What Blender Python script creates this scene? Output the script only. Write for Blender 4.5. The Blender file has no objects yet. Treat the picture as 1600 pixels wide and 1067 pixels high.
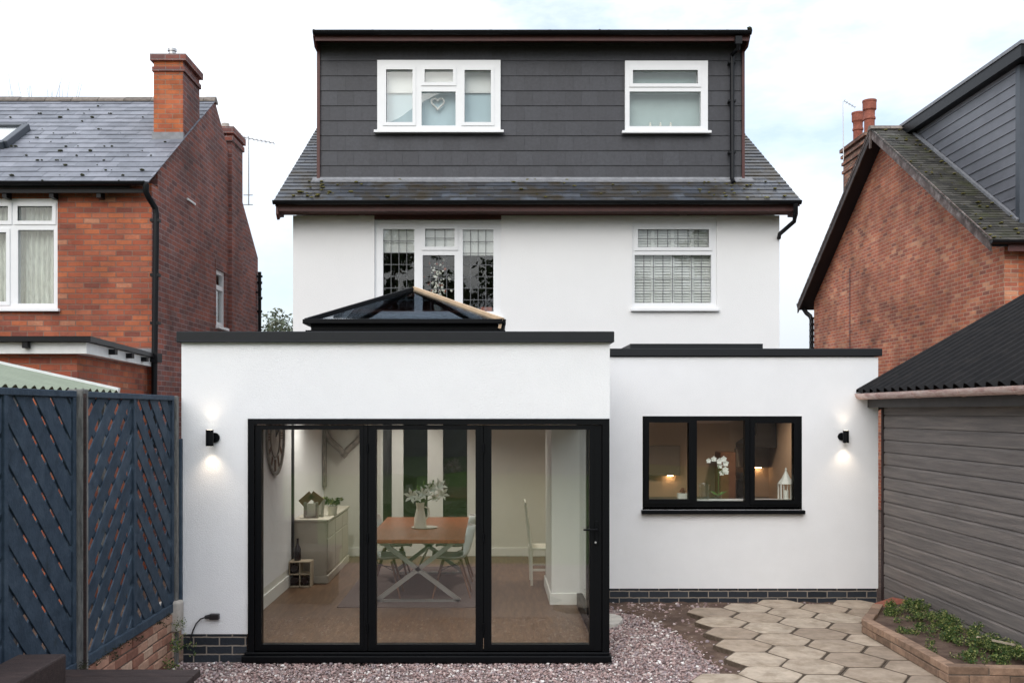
import bpy, math, random
import numpy as np
from mathutils import Vector, Matrix
R = math.radians
rnd = random.Random(7)
S = bpy.context.scene
COL = S.collection

# ------------------------------------------------------------------ camera, sky, sun, exposure
CZ = 2.19          # eye height
FPX = 1500.0       # focal length in pixels of the 1600 px photograph
HX, HY = 768.0, 642.0
cam = bpy.data.cameras.new('camera'); camo = bpy.data.objects.new('camera', cam); COL.objects.link(camo)
camo.location = (0, 0, CZ); camo.rotation_euler = (R(90), 0, 0)
cam.sensor_width = 36; cam.lens = 36*FPX/1600; cam.shift_x = 32/1600; cam.shift_y = 108.5/1600
cam.clip_start = 0.05; cam.clip_end = 3000
S.camera = camo

SUN_DIR = Vector((-0.26, -0.82, 0.60)).normalized()
w = bpy.data.worlds.new('World'); S.world = w; w.use_nodes = True
nt = w.node_tree; nt.nodes.clear()
N = nt.nodes.new; L = nt.links.new
out = N('ShaderNodeOutputWorld'); bg = N('ShaderNodeBackground'); bg.inputs['Strength'].default_value = 0.1
sky = N('ShaderNodeTexSky'); sky.sky_type = 'NISHITA'; sky.sun_disc = False
sky.sun_elevation = math.asin(SUN_DIR.z); sky.sun_rotation = math.atan2(SUN_DIR.x, SUN_DIR.y)
sky.air_density = 1.0; sky.dust_density = 2.0
tc = N('ShaderNodeTexCoord'); mp = N('ShaderNodeMapping'); mp.inputs['Scale'].default_value = (1, 1, 2.6)
mp.inputs['Location'].default_value = (3.1, 0.4, 1.7)
no = N('ShaderNodeTexNoise'); no.inputs['Scale'].default_value = 2.6; no.inputs['Detail'].default_value = 7; no.inputs['Roughness'].default_value = 0.6
cr = N('ShaderNodeValToRGB'); cr.color_ramp.elements[0].position = 0.38; cr.color_ramp.elements[0].color = (0.33,)*3+(1,)
cr.color_ramp.elements[1].position = 0.62; cr.color_ramp.elements[1].color = (1, 1, 1, 1)
mul = N('ShaderNodeMixRGB'); mul.blend_type = 'MULTIPLY'; mul.inputs[0].default_value = 1; mul.inputs[2].default_value = (1.9, 1.9, 1.9, 1)
mx = N('ShaderNodeMixRGB'); sx_ = N('ShaderNodeSeparateXYZ'); el = N('ShaderNodeMapRange'); el.inputs[1].default_value = .05; el.inputs[2].default_value = .75
cc_ = N('ShaderNodeMixRGB'); cc_.inputs[1].default_value = (8.0, 8.6, 9.3, 1); cc_.inputs[2].default_value = (20.5, 21.2, 22.3, 1)
L(tc.outputs['Generated'], sx_.inputs[0]); L(sx_.outputs[2], el.inputs[0]); L(el.outputs[0], cc_.inputs[0]); L(cc_.outputs[0], mx.inputs[2])
L(tc.outputs['Generated'], mp.inputs[0]); L(mp.outputs[0], no.inputs['Vector']); L(no.outputs['Fac'], cr.inputs[0])
L(sky.outputs[0], mul.inputs[1]); L(mul.outputs[0], mx.inputs[1]); L(cr.outputs[0], mx.inputs[0])
L(mx.outputs[0], bg.inputs['Color']); L(bg.outputs[0], out.inputs['Surface'])

sl = bpy.data.lights.new('sun', 'SUN'); sl.energy = 1.25; sl.angle = R(42); sl.color = (1.0, 0.96, 0.91)
so = bpy.data.objects.new('sun', sl); COL.objects.link(so); so.location = (-20, -30, 30)
so.rotation_euler = SUN_DIR.to_track_quat('Z', 'Y').to_euler()
S.view_settings.view_transform = 'Standard'; S.view_settings.look = 'None'
S.view_settings.exposure = 0.10; S.view_settings.gamma = 1.0
S.cycles.max_bounces = 10; S.cycles.diffuse_bounces = 5; S.cycles.glossy_bounces = 4
S.cycles.transparent_max_bounces = 16; S.cycles.transmission_bounces = 6
S.cycles.caustics_reflective = False; S.cycles.caustics_refractive = False
S.cycles.use_denoising = True
S.cycles.sample_clamp_indirect = 6

# ------------------------------------------------------------------ helpers
def X(px, d): return (px-HX)*d/FPX
def Z(py, d): return CZ+(HY-py)*d/FPX
def P(px, py, d): return Vector((X(px, d), d, Z(py, d)))

def world_loc(o):
    v = Vector((0, 0, 0))
    while o is not None:
        v = v+o.location; o = o.parent
    return v

class MB:
    def __init__(s): s.v = []; s.f = []
    def add(s, vs, fs):
        b = len(s.v); s.v += [tuple(p) for p in vs]; s.f += [tuple(i+b for i in f) for f in fs]
    def box(s, x0, x1, y0, y1, z0, z1):
        if x0 > x1: x0, x1 = x1, x0
        if y0 > y1: y0, y1 = y1, y0
        if z0 > z1: z0, z1 = z1, z0
        vs = [(x0,y0,z0),(x1,y0,z0),(x1,y1,z0),(x0,y1,z0),(x0,y0,z1),(x1,y0,z1),(x1,y1,z1),(x0,y1,z1)]
        s.add(vs, [(0,3,2,1),(4,5,6,7),(0,1,5,4),(1,2,6,5),(2,3,7,6),(3,0,4,7)]); return s
    def obox(s, c, ux, uy, uz, hx, hy, hz):
        c = Vector(c); ux, uy, uz = Vector(ux).normalized()*hx, Vector(uy).normalized()*hy, Vector(uz).normalized()*hz
        vs = [c+a*ux+b*uy+e*uz for e in (-1,1) for a, b in ((-1,-1),(1,-1),(1,1),(-1,1))]
        s.add(vs, [(0,3,2,1),(4,5,6,7),(0,1,5,4),(1,2,6,5),(2,3,7,6),(3,0,4,7)]); return s
    def bar(s, p0, p1, w, h, up=(0,0,1)):
        p0, p1 = Vector(p0), Vector(p1); d = (p1-p0); n = d.normalized(); u = Vector(up)
        a = n.cross(u).normalized(); b = a.cross(n).normalized()
        return s.obox((p0+p1)/2, n, a, b, d.length/2, w/2, h/2)
    def prism(s, poly, ext):
        poly = [Vector(p) for p in poly]; e = Vector(ext); n = len(poly)
        nrm = Vector((0,0,0))
        for i in range(n): nrm += poly[i].cross(poly[(i+1) % n])
        if nrm.dot(e) > 0: poly = poly[::-1]
        vs = poly+[p+e for p in poly]
        fs = [tuple(range(n)), tuple(range(2*n-1, n-1, -1))]
        for i in range(n):
            j = (i+1) % n; fs.append((j, i, i+n, j+n))
        s.add(vs, fs); return s
    def cyl(s, p0, p1, r0, r1=None, n=12, caps=True):
        r1 = r0 if r1 is None else r1
        p0, p1 = Vector(p0), Vector(p1); d = (p1-p0).normalized()
        a = d.orthogonal().normalized(); b = d.cross(a)
        vs = []
        for p, r in ((p0, r0), (p1, r1)):
            for i in range(n):
                t = 2*math.pi*i/n; vs.append(p+(a*math.cos(t)+b*math.sin(t))*r)
        fs = [(i, (i+1) % n, n+(i+1) % n, n+i) for i in range(n)]
        if caps: fs += [tuple(range(n-1, -1, -1)), tuple(range(n, 2*n))]
        s.add(vs, fs); return s
    def tube(s, pts, r, n=8):
        pts = [Vector(p) for p in pts]; rs = r if isinstance(r, (list, tuple)) else [r]*len(pts)
        vs = []; a = None
        for i, p in enumerate(pts):
            d = (pts[min(i+1, len(pts)-1)]-pts[max(i-1, 0)]).normalized()
            if a is None: a = d.orthogonal().normalized()
            a = (a-d*a.dot(d)).normalized(); b = d.cross(a)
            for k in range(n):
                t = 2*math.pi*k/n; vs.append(p+(a*math.cos(t)+b*math.sin(t))*rs[i])
        fs = []
        for i in range(len(pts)-1):
            for k in range(n):
                fs.append((i*n+k, i*n+(k+1) % n, (i+1)*n+(k+1) % n, (i+1)*n+k))
        m = (len(pts)-1)*n
        fs += [tuple(range(n-1, -1, -1)), tuple(range(m, m+n))]
        s.add(vs, fs); return s
    def lathe(s, prof, c, n=20):
        c = Vector(c); vs = []
        for r, z in prof:
            for k in range(n):
                t = 2*math.pi*k/n; vs.append(c+Vector((r*math.cos(t), r*math.sin(t), z)))
        fs = []
        for i in range(len(prof)-1):
            for k in range(n):
                fs.append((i*n+k, i*n+(k+1) % n, (i+1)*n+(k+1) % n, (i+1)*n+k))
        fs += [tuple(range(n-1, -1, -1)), tuple(range((len(prof)-1)*n, len(prof)*n))]
        s.add(vs, fs); return s
    def blob(s, c, r, sq=(1,1,1), jit=0.2):
        t = (1+5**.5)/2
        vv = [(-1,t,0),(1,t,0),(-1,-t,0),(1,-t,0),(0,-1,t),(0,1,t),(0,-1,-t),(0,1,-t),(t,0,-1),(t,0,1),(-t,0,-1),(-t,0,1)]
        ff = [(0,11,5),(0,5,1),(0,1,7),(0,7,10),(0,10,11),(1,5,9),(5,11,4),(11,10,2),(10,7,6),(7,1,8),(3,9,4),(3,4,2),(3,2,6),(3,6,8),(3,8,9),(4,9,5),(2,4,11),(6,2,10),(8,6,7),(9,8,1)]
        vs = []
        for p in vv:
            q = Vector(p).normalized()*r*(1+rnd.uniform(-jit, jit)); vs.append((c[0]+q.x*sq[0], c[1]+q.y*sq[1], c[2]+q.z*sq[2]))
        s.add(vs, ff); return s
    def slab(s, a0, a1, b0, b1, holes, t0, t1, axis='y'):
        # wall with rectangular holes; a = x (or y for axis 'x'), b = z; thickness t0..t1 along axis
        As = sorted(set([a0, a1]+[min(max(h[i], a0), a1) for h in holes for i in (0, 1)]))
        Bs = sorted(set([b0, b1]+[min(max(h[i], b0), b1) for h in holes for i in (2, 3)]))
        def solid(i, j):
            if i < 0 or j < 0 or i >= len(As)-1 or j >= len(Bs)-1: return False
            ca, cb = (As[i]+As[i+1])/2, (Bs[j]+Bs[j+1])/2
            return not any(h[0] < ca < h[1] and h[2] < cb < h[3] for h in holes)
        def pt(a, b, t): return (a, t, b) if axis == 'y' else (t, a, b)
        fl = axis != 'y'
        def q(ps):
            s.add(ps[::-1] if fl else ps, [(0, 1, 2, 3)])
        for i in range(len(As)-1):
            for j in range(len(Bs)-1):
                if not solid(i, j): continue
                A0, A1, B0, B1 = As[i], As[i+1], Bs[j], Bs[j+1]
                q([pt(A0,B0,t0), pt(A1,B0,t0), pt(A1,B1,t0), pt(A0,B1,t0)])
                q([pt(A1,B0,t1), pt(A0,B0,t1), pt(A0,B1,t1), pt(A1,B1,t1)])
                if not solid(i-1, j): q([pt(A0,B0,t1), pt(A0,B0,t0), pt(A0,B1,t0), pt(A0,B1,t1)])
                if not solid(i+1, j): q([pt(A1,B0,t0), pt(A1,B0,t1), pt(A1,B1,t1), pt(A1,B1,t0)])
                if not solid(i, j-1): q([pt(A0,B0,t1), pt(A1,B0,t1), pt(A1,B0,t0), pt(A0,B0,t0)])
                if not solid(i, j+1): q([pt(A0,B1,t0), pt(A1,B1,t0), pt(A1,B1,t1), pt(A0,B1,t1)])
        return s
    def build(s, name, mat, parent=None, loc=None, smooth=False, bevel=0, seg=1, **props):
        me = bpy.data.meshes.new(name); o = bpy.data.objects.new(name, me); COL.objects.link(o)
        if parent is not None: o.parent = parent; org = world_loc(parent)
        else:
            org = Vector(loc) if loc is not None else Vector((0, 0, 0)); o.location = org
        v = np.array(s.v, dtype=float)-np.array(org)
        me.from_pydata(v.tolist(), [], s.f); me.materials.append(mat)
        if smooth:
            me.polygons.foreach_set('use_smooth', [True]*len(me.polygons))
            try: me.set_sharp_from_angle(angle=R(40))
            except Exception: pass
        if bevel:
            m = o.modifiers.new('bevel', 'BEVEL'); m.width = bevel; m.segments = seg; m.limit_method = 'ANGLE'; m.angle_limit = R(50)
        for k, val in props.items(): o[k] = val
        return o

def thing(name, label, cat, loc, group=None):
    o = bpy.data.objects.new(name, None); COL.objects.link(o); o.location = loc
    o.empty_display_size = 0.1
    o['label'] = label; o['category'] = cat
    if group: o['group'] = group
    return o
def B(*a): return MB().box(*a)

def clip_poly(poly, y0, y1, z0, z1):
    def cut(pl, f, inter):
        o = []
        for i in range(len(pl)):
            a, b = pl[i], pl[(i+1) % len(pl)]
            fa, fb = f(a), f(b)
            if fa >= 0: o.append(a)
            if (fa >= 0) != (fb >= 0):
                t = fa/(fa-fb); o.append((a[0]+(b[0]-a[0])*t, a[1]+(b[1]-a[1])*t))
        return o
    for f in (lambda p: p[0]-y0, lambda p: y1-p[0], lambda p: p[1]-z0, lambda p: z1-p[1]):
        poly = cut(poly, f, None)
        if len(poly) < 3: return []
    return poly

# ------------------------------------------------------------------ materials
def mat(name, col=(0.5,)*3, rough=0.6, metal=0, spec=0.5, noise=0.0, nscale=8, bump=0.0, bscale=60, emit=None, estr=0, coat=0, aniso=None, island=0.0):
    m = bpy.data.materials.new(name); m.use_nodes = True; t = m.node_tree; n = t.nodes; b = n['Principled BSDF']
    b.inputs['Base Color'].default_value = (*col, 1); b.inputs['Roughness'].default_value = rough
    b.inputs['Metallic'].default_value = metal; b.inputs['Specular IOR Level'].default_value = spec
    b.inputs['Coat Weight'].default_value = coat
    g = n.new('ShaderNodeNewGeometry')
    src = None
    def mulcol(prev, valsock):
        mm = n.new('ShaderNodeMixRGB'); mm.blend_type = 'MULTIPLY'; mm.inputs[0].default_value = 1
        if prev is None: mm.inputs[1].default_value = (*col, 1)
        else: t.links.new(prev, mm.inputs[1])
        t.links.new(valsock, mm.inputs[2]); return mm.outputs[0]
    if noise:
        mp = n.new('ShaderNodeMapping'); t.links.new(g.outputs['Position'], mp.inputs[0])
        if aniso: mp.inputs['Scale'].default_value = aniso
        x = n.new('ShaderNodeTexNoise'); x.inputs['Scale'].default_value = nscale; x.inputs['Detail'].default_value = 8; x.inputs['Roughness'].default_value = 0.65
        t.links.new(mp.outputs[0], x.inputs['Vector'])
        r = n.new('ShaderNodeMapRange'); r.inputs[1].default_value = 0.3; r.inputs[2].default_value = 0.7
        r.inputs[3].default_value = 1-noise; r.inputs[4].default_value = 1+noise
        t.links.new(x.outputs['Fac'], r.inputs[0]); src = mulcol(src, r.outputs[0])
    if island:
        r = n.new('ShaderNodeMapRange'); r.inputs[3].default_value = 1-island; r.inputs[4].default_value = 1+island
        t.links.new(g.outputs['Random Per Island'], r.inputs[0]); src = mulcol(src, r.outputs[0])
    if src is not None: t.links.new(src, b.inputs['Base Color'])
    if bump:
        x = n.new('ShaderNodeTexNoise'); x.inputs['Scale'].default_value = bscale; x.inputs['Detail'].default_value = 5
        t.links.new(g.outputs['Position'], x.inputs['Vector'])
        bp = n.new('ShaderNodeBump'); bp.inputs['Strength'].default_value = bump; bp.inputs['Distance'].default_value = 0.01
        t.links.new(x.outputs['Fac'], bp.inputs['Height']); t.links.new(bp.outputs[0], b.inputs['Normal'])
    if emit: b.inputs['Emission Color'].default_value = (*emit, 1); b.inputs['Emission Strength'].default_value = estr
    return m

def ramp_mat(name, stops, nscale, rough=0.8, island=0.0, bump=0.4, bscale=40, aniso=None, detail=9, constant=False, spec=0.4, use='noise', dirt=None):
    """colour from a ramp over noise (or over the random value of each island)"""
    m = bpy.data.materials.new(name); m.use_nodes = True; t = m.node_tree; n = t.nodes; b = n['Principled BSDF']
    b.inputs['Roughness'].default_value = rough; b.inputs['Specular IOR Level'].default_value = spec
    g = n.new('ShaderNodeNewGeometry'); mp = n.new('ShaderNodeMapping'); t.links.new(g.outputs['Position'], mp.inputs[0])
    if aniso: mp.inputs['Scale'].default_value = aniso
    x = n.new('ShaderNodeTexNoise'); x.inputs['Scale'].default_value = nscale; x.inputs['Detail'].default_value = detail; x.inputs['Roughness'].default_value = 0.68
    t.links.new(mp.outputs[0], x.inputs['Vector'])
    fac = x.outputs['Fac']
    if use == 'island': fac = g.outputs['Random Per Island']
    elif island:
        a = n.new('ShaderNodeMath'); a.operation = 'MULTIPLY_ADD'; a.inputs[1].default_value = island; a.inputs[2].default_value = -island/2
        t.links.new(g.outputs['Random Per Island'], a.inputs[0])
        c = n.new('ShaderNodeMath'); c.operation = 'ADD'; t.links.new(fac, c.inputs[0]); t.links.new(a.outputs[0], c.inputs[1]); fac = c.outputs[0]
    cr = n.new('ShaderNodeValToRGB'); e = cr.color_ramp.elements
    while len(e) > 1: e.remove(e[-1])
    e[0].position = stops[0][0]; e[0].color = (*stops[0][1], 1)
    for p, c in stops[1:]:
        q = e.new(p); q.color = (*c, 1)
    if constant: cr.color_ramp.interpolation = 'CONSTANT'
    t.links.new(fac, cr.inputs[0]); colr = cr.outputs[0]
    if use == 'island':
        r = n.new('ShaderNodeMapRange'); r.inputs[1].default_value = .3; r.inputs[2].default_value = .7; r.inputs[3].default_value = .75; r.inputs[4].default_value = 1.2
        t.links.new(x.outputs['Fac'], r.inputs[0]); mm = n.new('ShaderNodeMixRGB'); mm.blend_type = 'MULTIPLY'; mm.inputs[0].default_value = 1
        t.links.new(colr, mm.inputs[1]); t.links.new(r.outputs[0], mm.inputs[2]); colr = mm.outputs[0]
    if dirt:
        dc, ds, lo, hi = dirt
        x3 = n.new('ShaderNodeTexNoise'); x3.inputs['Scale'].default_value = ds; x3.inputs['Detail'].default_value = 10; x3.inputs['Roughness'].default_value = .7
        t.links.new(g.outputs['Position'], x3.inputs['Vector'])
        r = n.new('ShaderNodeMapRange'); r.inputs[1].default_value = lo; r.inputs[2].default_value = hi
        t.links.new(x3.outputs['Fac'], r.inputs[0]); mm = n.new('ShaderNodeMixRGB')
        t.links.new(r.outputs[0], mm.inputs[0]); t.links.new(colr, mm.inputs[1]); mm.inputs[2].default_value = (*dc, 1); colr = mm.outputs[0]
    t.links.new(colr, b.inputs['Base Color'])
    if bump:
        x2 = n.new('ShaderNodeTexNoise'); x2.inputs['Scale'].default_value = bscale; x2.inputs['Detail'].default_value = 6
        t.links.new(mp.outputs[0], x2.inputs['Vector'])
        bp = n.new('ShaderNodeBump'); bp.inputs['Strength'].default_value = bump; bp.inputs['Distance'].default_value = 0.01
        t.links.new(x2.outputs['Fac'], bp.inputs['Height']); t.links.new(bp.outputs[0], b.inputs['Normal'])
    return m

def brick(name, tones, mortar, bw=0.225, bh=0.075, ms=0.0055, off=(0, 0), stain=0.25, rough=0.85, pale=None, soot=None):
    m = bpy.data.materials.new(name); m.use_nodes = True; t = m.node_tree; n = t.nodes; b = n['Principled BSDF']; K = t.links.new
    b.inputs['Roughness'].default_value = rough; b.inputs['Specular IOR Level'].default_value = 0.3
    g = n.new('ShaderNodeNewGeometry'); sp = n.new('ShaderNodeSeparateXYZ'); K(g.outputs['Position'], sp.inputs[0])
    sn = n.new('ShaderNodeSeparateXYZ'); K(g.outputs['True Normal'], sn.inputs[0])
    ab = n.new('ShaderNodeMath'); ab.operation = 'ABSOLUTE'; K(sn.outputs[0], ab.inputs[0])
    gt = n.new('ShaderNodeMath'); gt.operation = 'GREATER_THAN'; gt.inputs[1].default_value = 0.7; K(ab.outputs[0], gt.inputs[0])
    mu = n.new('ShaderNodeMix'); mu.data_type = 'FLOAT'; K(gt.outputs[0], mu.inputs[0]); K(sp.outputs[0], mu.inputs[2]); K(sp.outputs[1], mu.inputs[3])
    cx = n.new('ShaderNodeCombineXYZ')
    nz = n.new('ShaderNodeTexNoise'); nz.inputs['Scale'].default_value = 18; nz.inputs['Detail'].default_value = 3; K(g.outputs['Position'], nz.inputs['Vector'])
    wob = n.new('ShaderNodeMath'); wob.operation = 'MULTIPLY_ADD'; wob.inputs[1].default_value = 0.012; wob.inputs[2].default_value = -0.006+off[1]
    K(nz.outputs['Fac'], wob.inputs[0])
    ad = n.new('ShaderNodeMath'); ad.operation = 'ADD'; K(sp.outputs[2], ad.inputs[0]); K(wob.outputs[0], ad.inputs[1])
    au = n.new('ShaderNodeMath'); au.operation = 'ADD'; au.inputs[1].default_value = 40+off[0]; K(mu.outputs[0], au.inputs[0])
    K(au.outputs[0], cx.inputs[0]); K(ad.outputs[0], cx.inputs[1])
    bt = n.new('ShaderNodeTexBrick'); bt.inputs['Scale'].default_value = 1; bt.inputs['Brick Width'].default_value = bw; bt.inputs['Row Height'].default_value = bh
    bt.inputs['Mortar Size'].default_value = ms; bt.inputs['Mortar Smooth'].default_value = 0.3; bt.inputs['Color1'].default_value = (0,0,0,1); bt.inputs['Color2'].default_value = (1,1,1,1)
    K(cx.outputs[0], bt.inputs['Vector'])
    cr = n.new('ShaderNodeValToRGB'); e = cr.color_ramp.elements
    while len(e) > 1: e.remove(e[-1])
    e[0].position = 0; e[0].color = (*tones[0], 1)
    for i, c in enumerate(tones[1:], 1): e.new(i/(len(tones)-1)).color = (*c, 1)
    # per-brick value blended with a little noise
    n2 = n.new('ShaderNodeTexNoise'); n2.inputs['Scale'].default_value = 30; n2.inputs['Detail'].default_value = 8; n2.inputs['Roughness'].default_value = .7; K(g.outputs['Position'], n2.inputs['Vector'])
    mf = n.new('ShaderNodeMix'); mf.data_type = 'FLOAT'; mf.inputs[0].default_value = 0.20; K(bt.outputs['Color'], mf.inputs[2]); K(n2.outputs['Fac'], mf.inputs[3])
    K(mf.outputs[0], cr.inputs[0]); c0 = cr.outputs[0]
    # broad weathering
    n3 = n.new('ShaderNodeTexNoise'); n3.inputs['Scale'].default_value = 1.1; n3.inputs['Detail'].default_value = 9; n3.inputs['Roughness'].default_value = .62; K(g.outputs['Position'], n3.inputs['Vector'])
    r3 = n.new('ShaderNodeMapRange'); r3.inputs[1].default_value = .35; r3.inputs[2].default_value = .65; r3.inputs[3].default_value = 1-stain*1.3; r3.inputs[4].default_value = 1+stain*.7
    K(n3.outputs['Fac'], r3.inputs[0])
    mm = n.new('ShaderNodeMixRGB'); mm.inputs[2].default_value = (*mortar, 1); K(c0, mm.inputs[1])
    K(bt.outputs['Fac'], mm.inputs[0])
    m3 = n.new('ShaderNodeMixRGB'); m3.blend_type = 'MULTIPLY'; m3.inputs[0].default_value = 1; K(mm.outputs[0], m3.inputs[1]); K(r3.outputs[0], m3.inputs[2])
    fin = m3.outputs[0]
    if pale:   # lime bloom and repointed patches
        n4 = n.new('ShaderNodeTexNoise'); n4.inputs['Scale'].default_value = 5.0; n4.inputs['Detail'].default_value = 7; n4.inputs['Roughness'].default_value = .75; K(g.outputs['Position'], n4.inputs['Vector'])
        r4 = n.new('ShaderNodeMapRange'); r4.inputs[1].default_value = .6; r4.inputs[2].default_value = .75; r4.inputs[4].default_value = pale; K(n4.outputs['Fac'], r4.inputs[0])
        m4 = n.new('ShaderNodeMixRGB'); m4.inputs[2].default_value = (.46, .38, .3, 1); K(r4.outputs[0], m4.inputs[0]); K(fin, m4.inputs[1]); fin = m4.outputs[0]
    if soot:
        n5 = n.new('ShaderNodeTexNoise'); n5.inputs['Scale'].default_value = 2.3; n5.inputs['Detail'].default_value = 9; n5.inputs['Roughness'].default_value = .75
        mp5 = n.new('ShaderNodeMapping'); mp5.inputs['Location'].default_value = (7, 3, 9); K(g.outputs['Position'], mp5.inputs[0]); K(mp5.outputs[0], n5.inputs['Vector'])
        r5 = n.new('ShaderNodeMapRange'); r5.inputs[1].default_value = .48; r5.inputs[2].default_value = .7; r5.inputs[4].default_value = soot; K(n5.outputs['Fac'], r5.inputs[0])
        m5 = n.new('ShaderNodeMixRGB'); m5.inputs[2].default_value = (.035, .03, .03, 1); K(r5.outputs[0], m5.inputs[0]); K(fin, m5.inputs[1]); fin = m5.outputs[0]
    K(fin, b.inputs['Base Color'])
    hm = n.new('ShaderNodeMath'); hm.operation = 'MULTIPLY_ADD'; hm.inputs[1].default_value = -1; K(bt.outputs['Fac'], hm.inputs[0])
    n6 = n.new('ShaderNodeMath'); n6.operation = 'MULTIPLY'; n6.inputs[1].default_value = .8; K(n2.outputs['Fac'], n6.inputs[0]); K(n6.outputs[0], hm.inputs[2])
    bp = n.new('ShaderNodeBump'); bp.inputs['Strength'].default_value = .9; bp.inputs['Distance'].default_value = .008; K(hm.outputs[0], bp.inputs['Height']); K(bp.outputs[0], b.inputs['Normal'])
    return m

def glass(name, k=1.2, tint=(0.97, 0.98, 0.975), rough=0.0):
    m = bpy.data.materials.new(name); m.use_nodes = True; t = m.node_tree; n = t.nodes; n.clear()
    o = n.new('ShaderNodeOutputMaterial'); mix = n.new('ShaderNodeMixShader'); tr = n.new('ShaderNodeBsdfTransparent'); gl = n.new('ShaderNodeBsdfGlossy')
    tr.inputs[0].default_value = (*tint, 1); gl.inputs['Roughness'].default_value = rough
    g0 = n.new('ShaderNodeNewGeometry'); dt = n.new('ShaderNodeVectorMath'); dt.operation = 'DOT_PRODUCT'; t.links.new(g0.outputs['Incoming'], dt.inputs[0]); t.links.new(g0.outputs['True Normal'], dt.inputs[1])
    ab = n.new('ShaderNodeMath'); ab.operation = 'ABSOLUTE'; t.links.new(dt.outputs['Value'], ab.inputs[0])
    iv = n.new('ShaderNodeMath'); iv.operation = 'SUBTRACT'; iv.inputs[0].default_value = 1; iv.use_clamp = True; t.links.new(ab.outputs[0], iv.inputs[1])
    pw = n.new('ShaderNodeMath'); pw.operation = 'POWER'; pw.inputs[1].default_value = 5; t.links.new(iv.outputs[0], pw.inputs[0])
    mu = n.new('ShaderNodeMath'); mu.operation = 'MULTIPLY_ADD'; mu.inputs[1].default_value = .9; mu.inputs[2].default_value = .045*k; mu.use_clamp = True
    nz = n.new('ShaderNodeTexNoise'); nz.inputs['Scale'].default_value = 1.3; g = n.new('ShaderNodeNewGeometry'); t.links.new(g.outputs['Position'], nz.inputs['Vector'])
    bp = n.new('ShaderNodeBump'); bp.inputs['Strength'].default_value = .25; bp.inputs['Distance'].default_value = .006; t.links.new(nz.outputs['Fac'], bp.inputs['Height']); t.links.new(bp.outputs[0], gl.inputs['Normal'])
    t.links.new(pw.outputs[0], mu.inputs[0]); t.links.new(mu.outputs[0], mix.inputs[0]); t.links.new(tr.outputs[0], mix.inputs[1]); t.links.new(gl.outputs[0], mix.inputs[2]); t.links.new(mix.outputs[0], o.inputs[0])
    return m

M = {}
M['render'] = mat('white_render', (.81, .82, .835), .9, noise=.02, nscale=3.2, bump=.55, bscale=160)
M['render_old'] = mat('painted_render', (.80, .80, .795), .9, noise=.015, nscale=1.6, bump=.5, bscale=90)
M['black'] = mat('black_powder_coat', (.003, .0035, .0045), .42, spec=.14, bump=.02)
M['fascia'] = mat('anthracite_trim', (.010, .0115, .014), .5, spec=.3, noise=.1)
M['upvc'] = mat('white_upvc', (.78, .79, .80), .32, noise=.02)
M['upvc_old'] = mat('weathered_white_upvc', (.70, .72, .71), .4, noise=.06, nscale=14)
M['glass'] = glass('window_glass')
M['glass_dark'] = glass('bifold_glass', 1.5, (.975, .985, .97))
M['glass_roof'] = glass('lantern_glass', 1.6, (.66, .70, .74))
M['maroon'] = mat('maroon_paint', (.075, .022, .018), .55, noise=.2, nscale=12)
M['gutter'] = mat('black_plastic', (.007, .0075, .009), .4, spec=.2, noise=.2, nscale=20)
M['lead'] = mat('lead', (.20, .205, .22), .55, noise=.25, nscale=9)
M['dormer'] = ramp_mat('dark_grey_slate', [(0, (.042, .043, .050)), (.5, (.047, .048, .056)), (1, (.053, .055, .064))], 20, .55, use='island', bump=.25, bscale=120, dirt=((.03, .032, .03), 2.0, .6, .9))
M['slate'] = ramp_mat('blue_grey_slate', [(0, (.13, .14, .165)), (.5, (.17, .18, .21)), (1, (.215, .225, .26))], 6, .5, use='island', bump=.3, dirt=((.05, .05, .045), 3.0, .60, .8))
M['slate_main'] = ramp_mat('weathered_slate', [(0, (.032, .036, .045)), (.5, (.055, .062, .076)), (1, (.10, .115, .14))], 6, .5, use='island', bump=.4, dirt=((.042, .034, .022), 2.6, .42, .60))
M['tile_r'] = ramp_mat('mossy_tile', [(0, (.025, .024, .022)), (.6, (.05, .047, .04)), (1, (.09, .085, .075))], 8, .7, use='island', bump=.5, dirt=((.05, .055, .018), 2.2, .5, .72))
M['ridge'] = mat('ridge_tile', (.16, .135, .115), .85, noise=.4, nscale=14, bump=.4, island=.25)
M['moss'] = mat('dark_moss', (.030, .032, .014), .95, noise=.4, nscale=30)
M['moss_y'] = mat('yellow_moss', (.13, .115, .03), .95, noise=.4, nscale=30)
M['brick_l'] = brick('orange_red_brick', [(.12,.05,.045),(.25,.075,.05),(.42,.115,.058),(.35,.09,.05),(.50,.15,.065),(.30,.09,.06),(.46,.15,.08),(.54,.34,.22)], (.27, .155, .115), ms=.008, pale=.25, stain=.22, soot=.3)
M['brick_s'] = brick('purple_brown_brick', [(.11,.058,.056),(.17,.075,.066),(.25,.092,.072),(.31,.10,.07),(.18,.088,.082),(.28,.145,.12)], (.30, .235, .225), ms=.007, pale=.15, stain=.3, soot=.3, off=(.1, 0))  # duller side brick, with part of that side's shade put into its colour
M['brick_c'] = brick('bright_orange_brick', [(.28,.08,.04),(.50,.14,.055),(.58,.17,.065),(.44,.12,.06),(.52,.20,.10)], (.36, .26, .19), pale=.15, stain=.3, soot=.55)
M['brick_r'] = brick('red_brick_lime_mortar', [(.17,.09,.075),(.30,.11,.075),(.48,.15,.085),(.41,.125,.075),(.55,.19,.095),(.35,.12,.085),(.58,.24,.13),(.60,.42,.28)], (.50, .34, .24), pale=.45, stain=.3, soot=.3, ms=.008)
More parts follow.
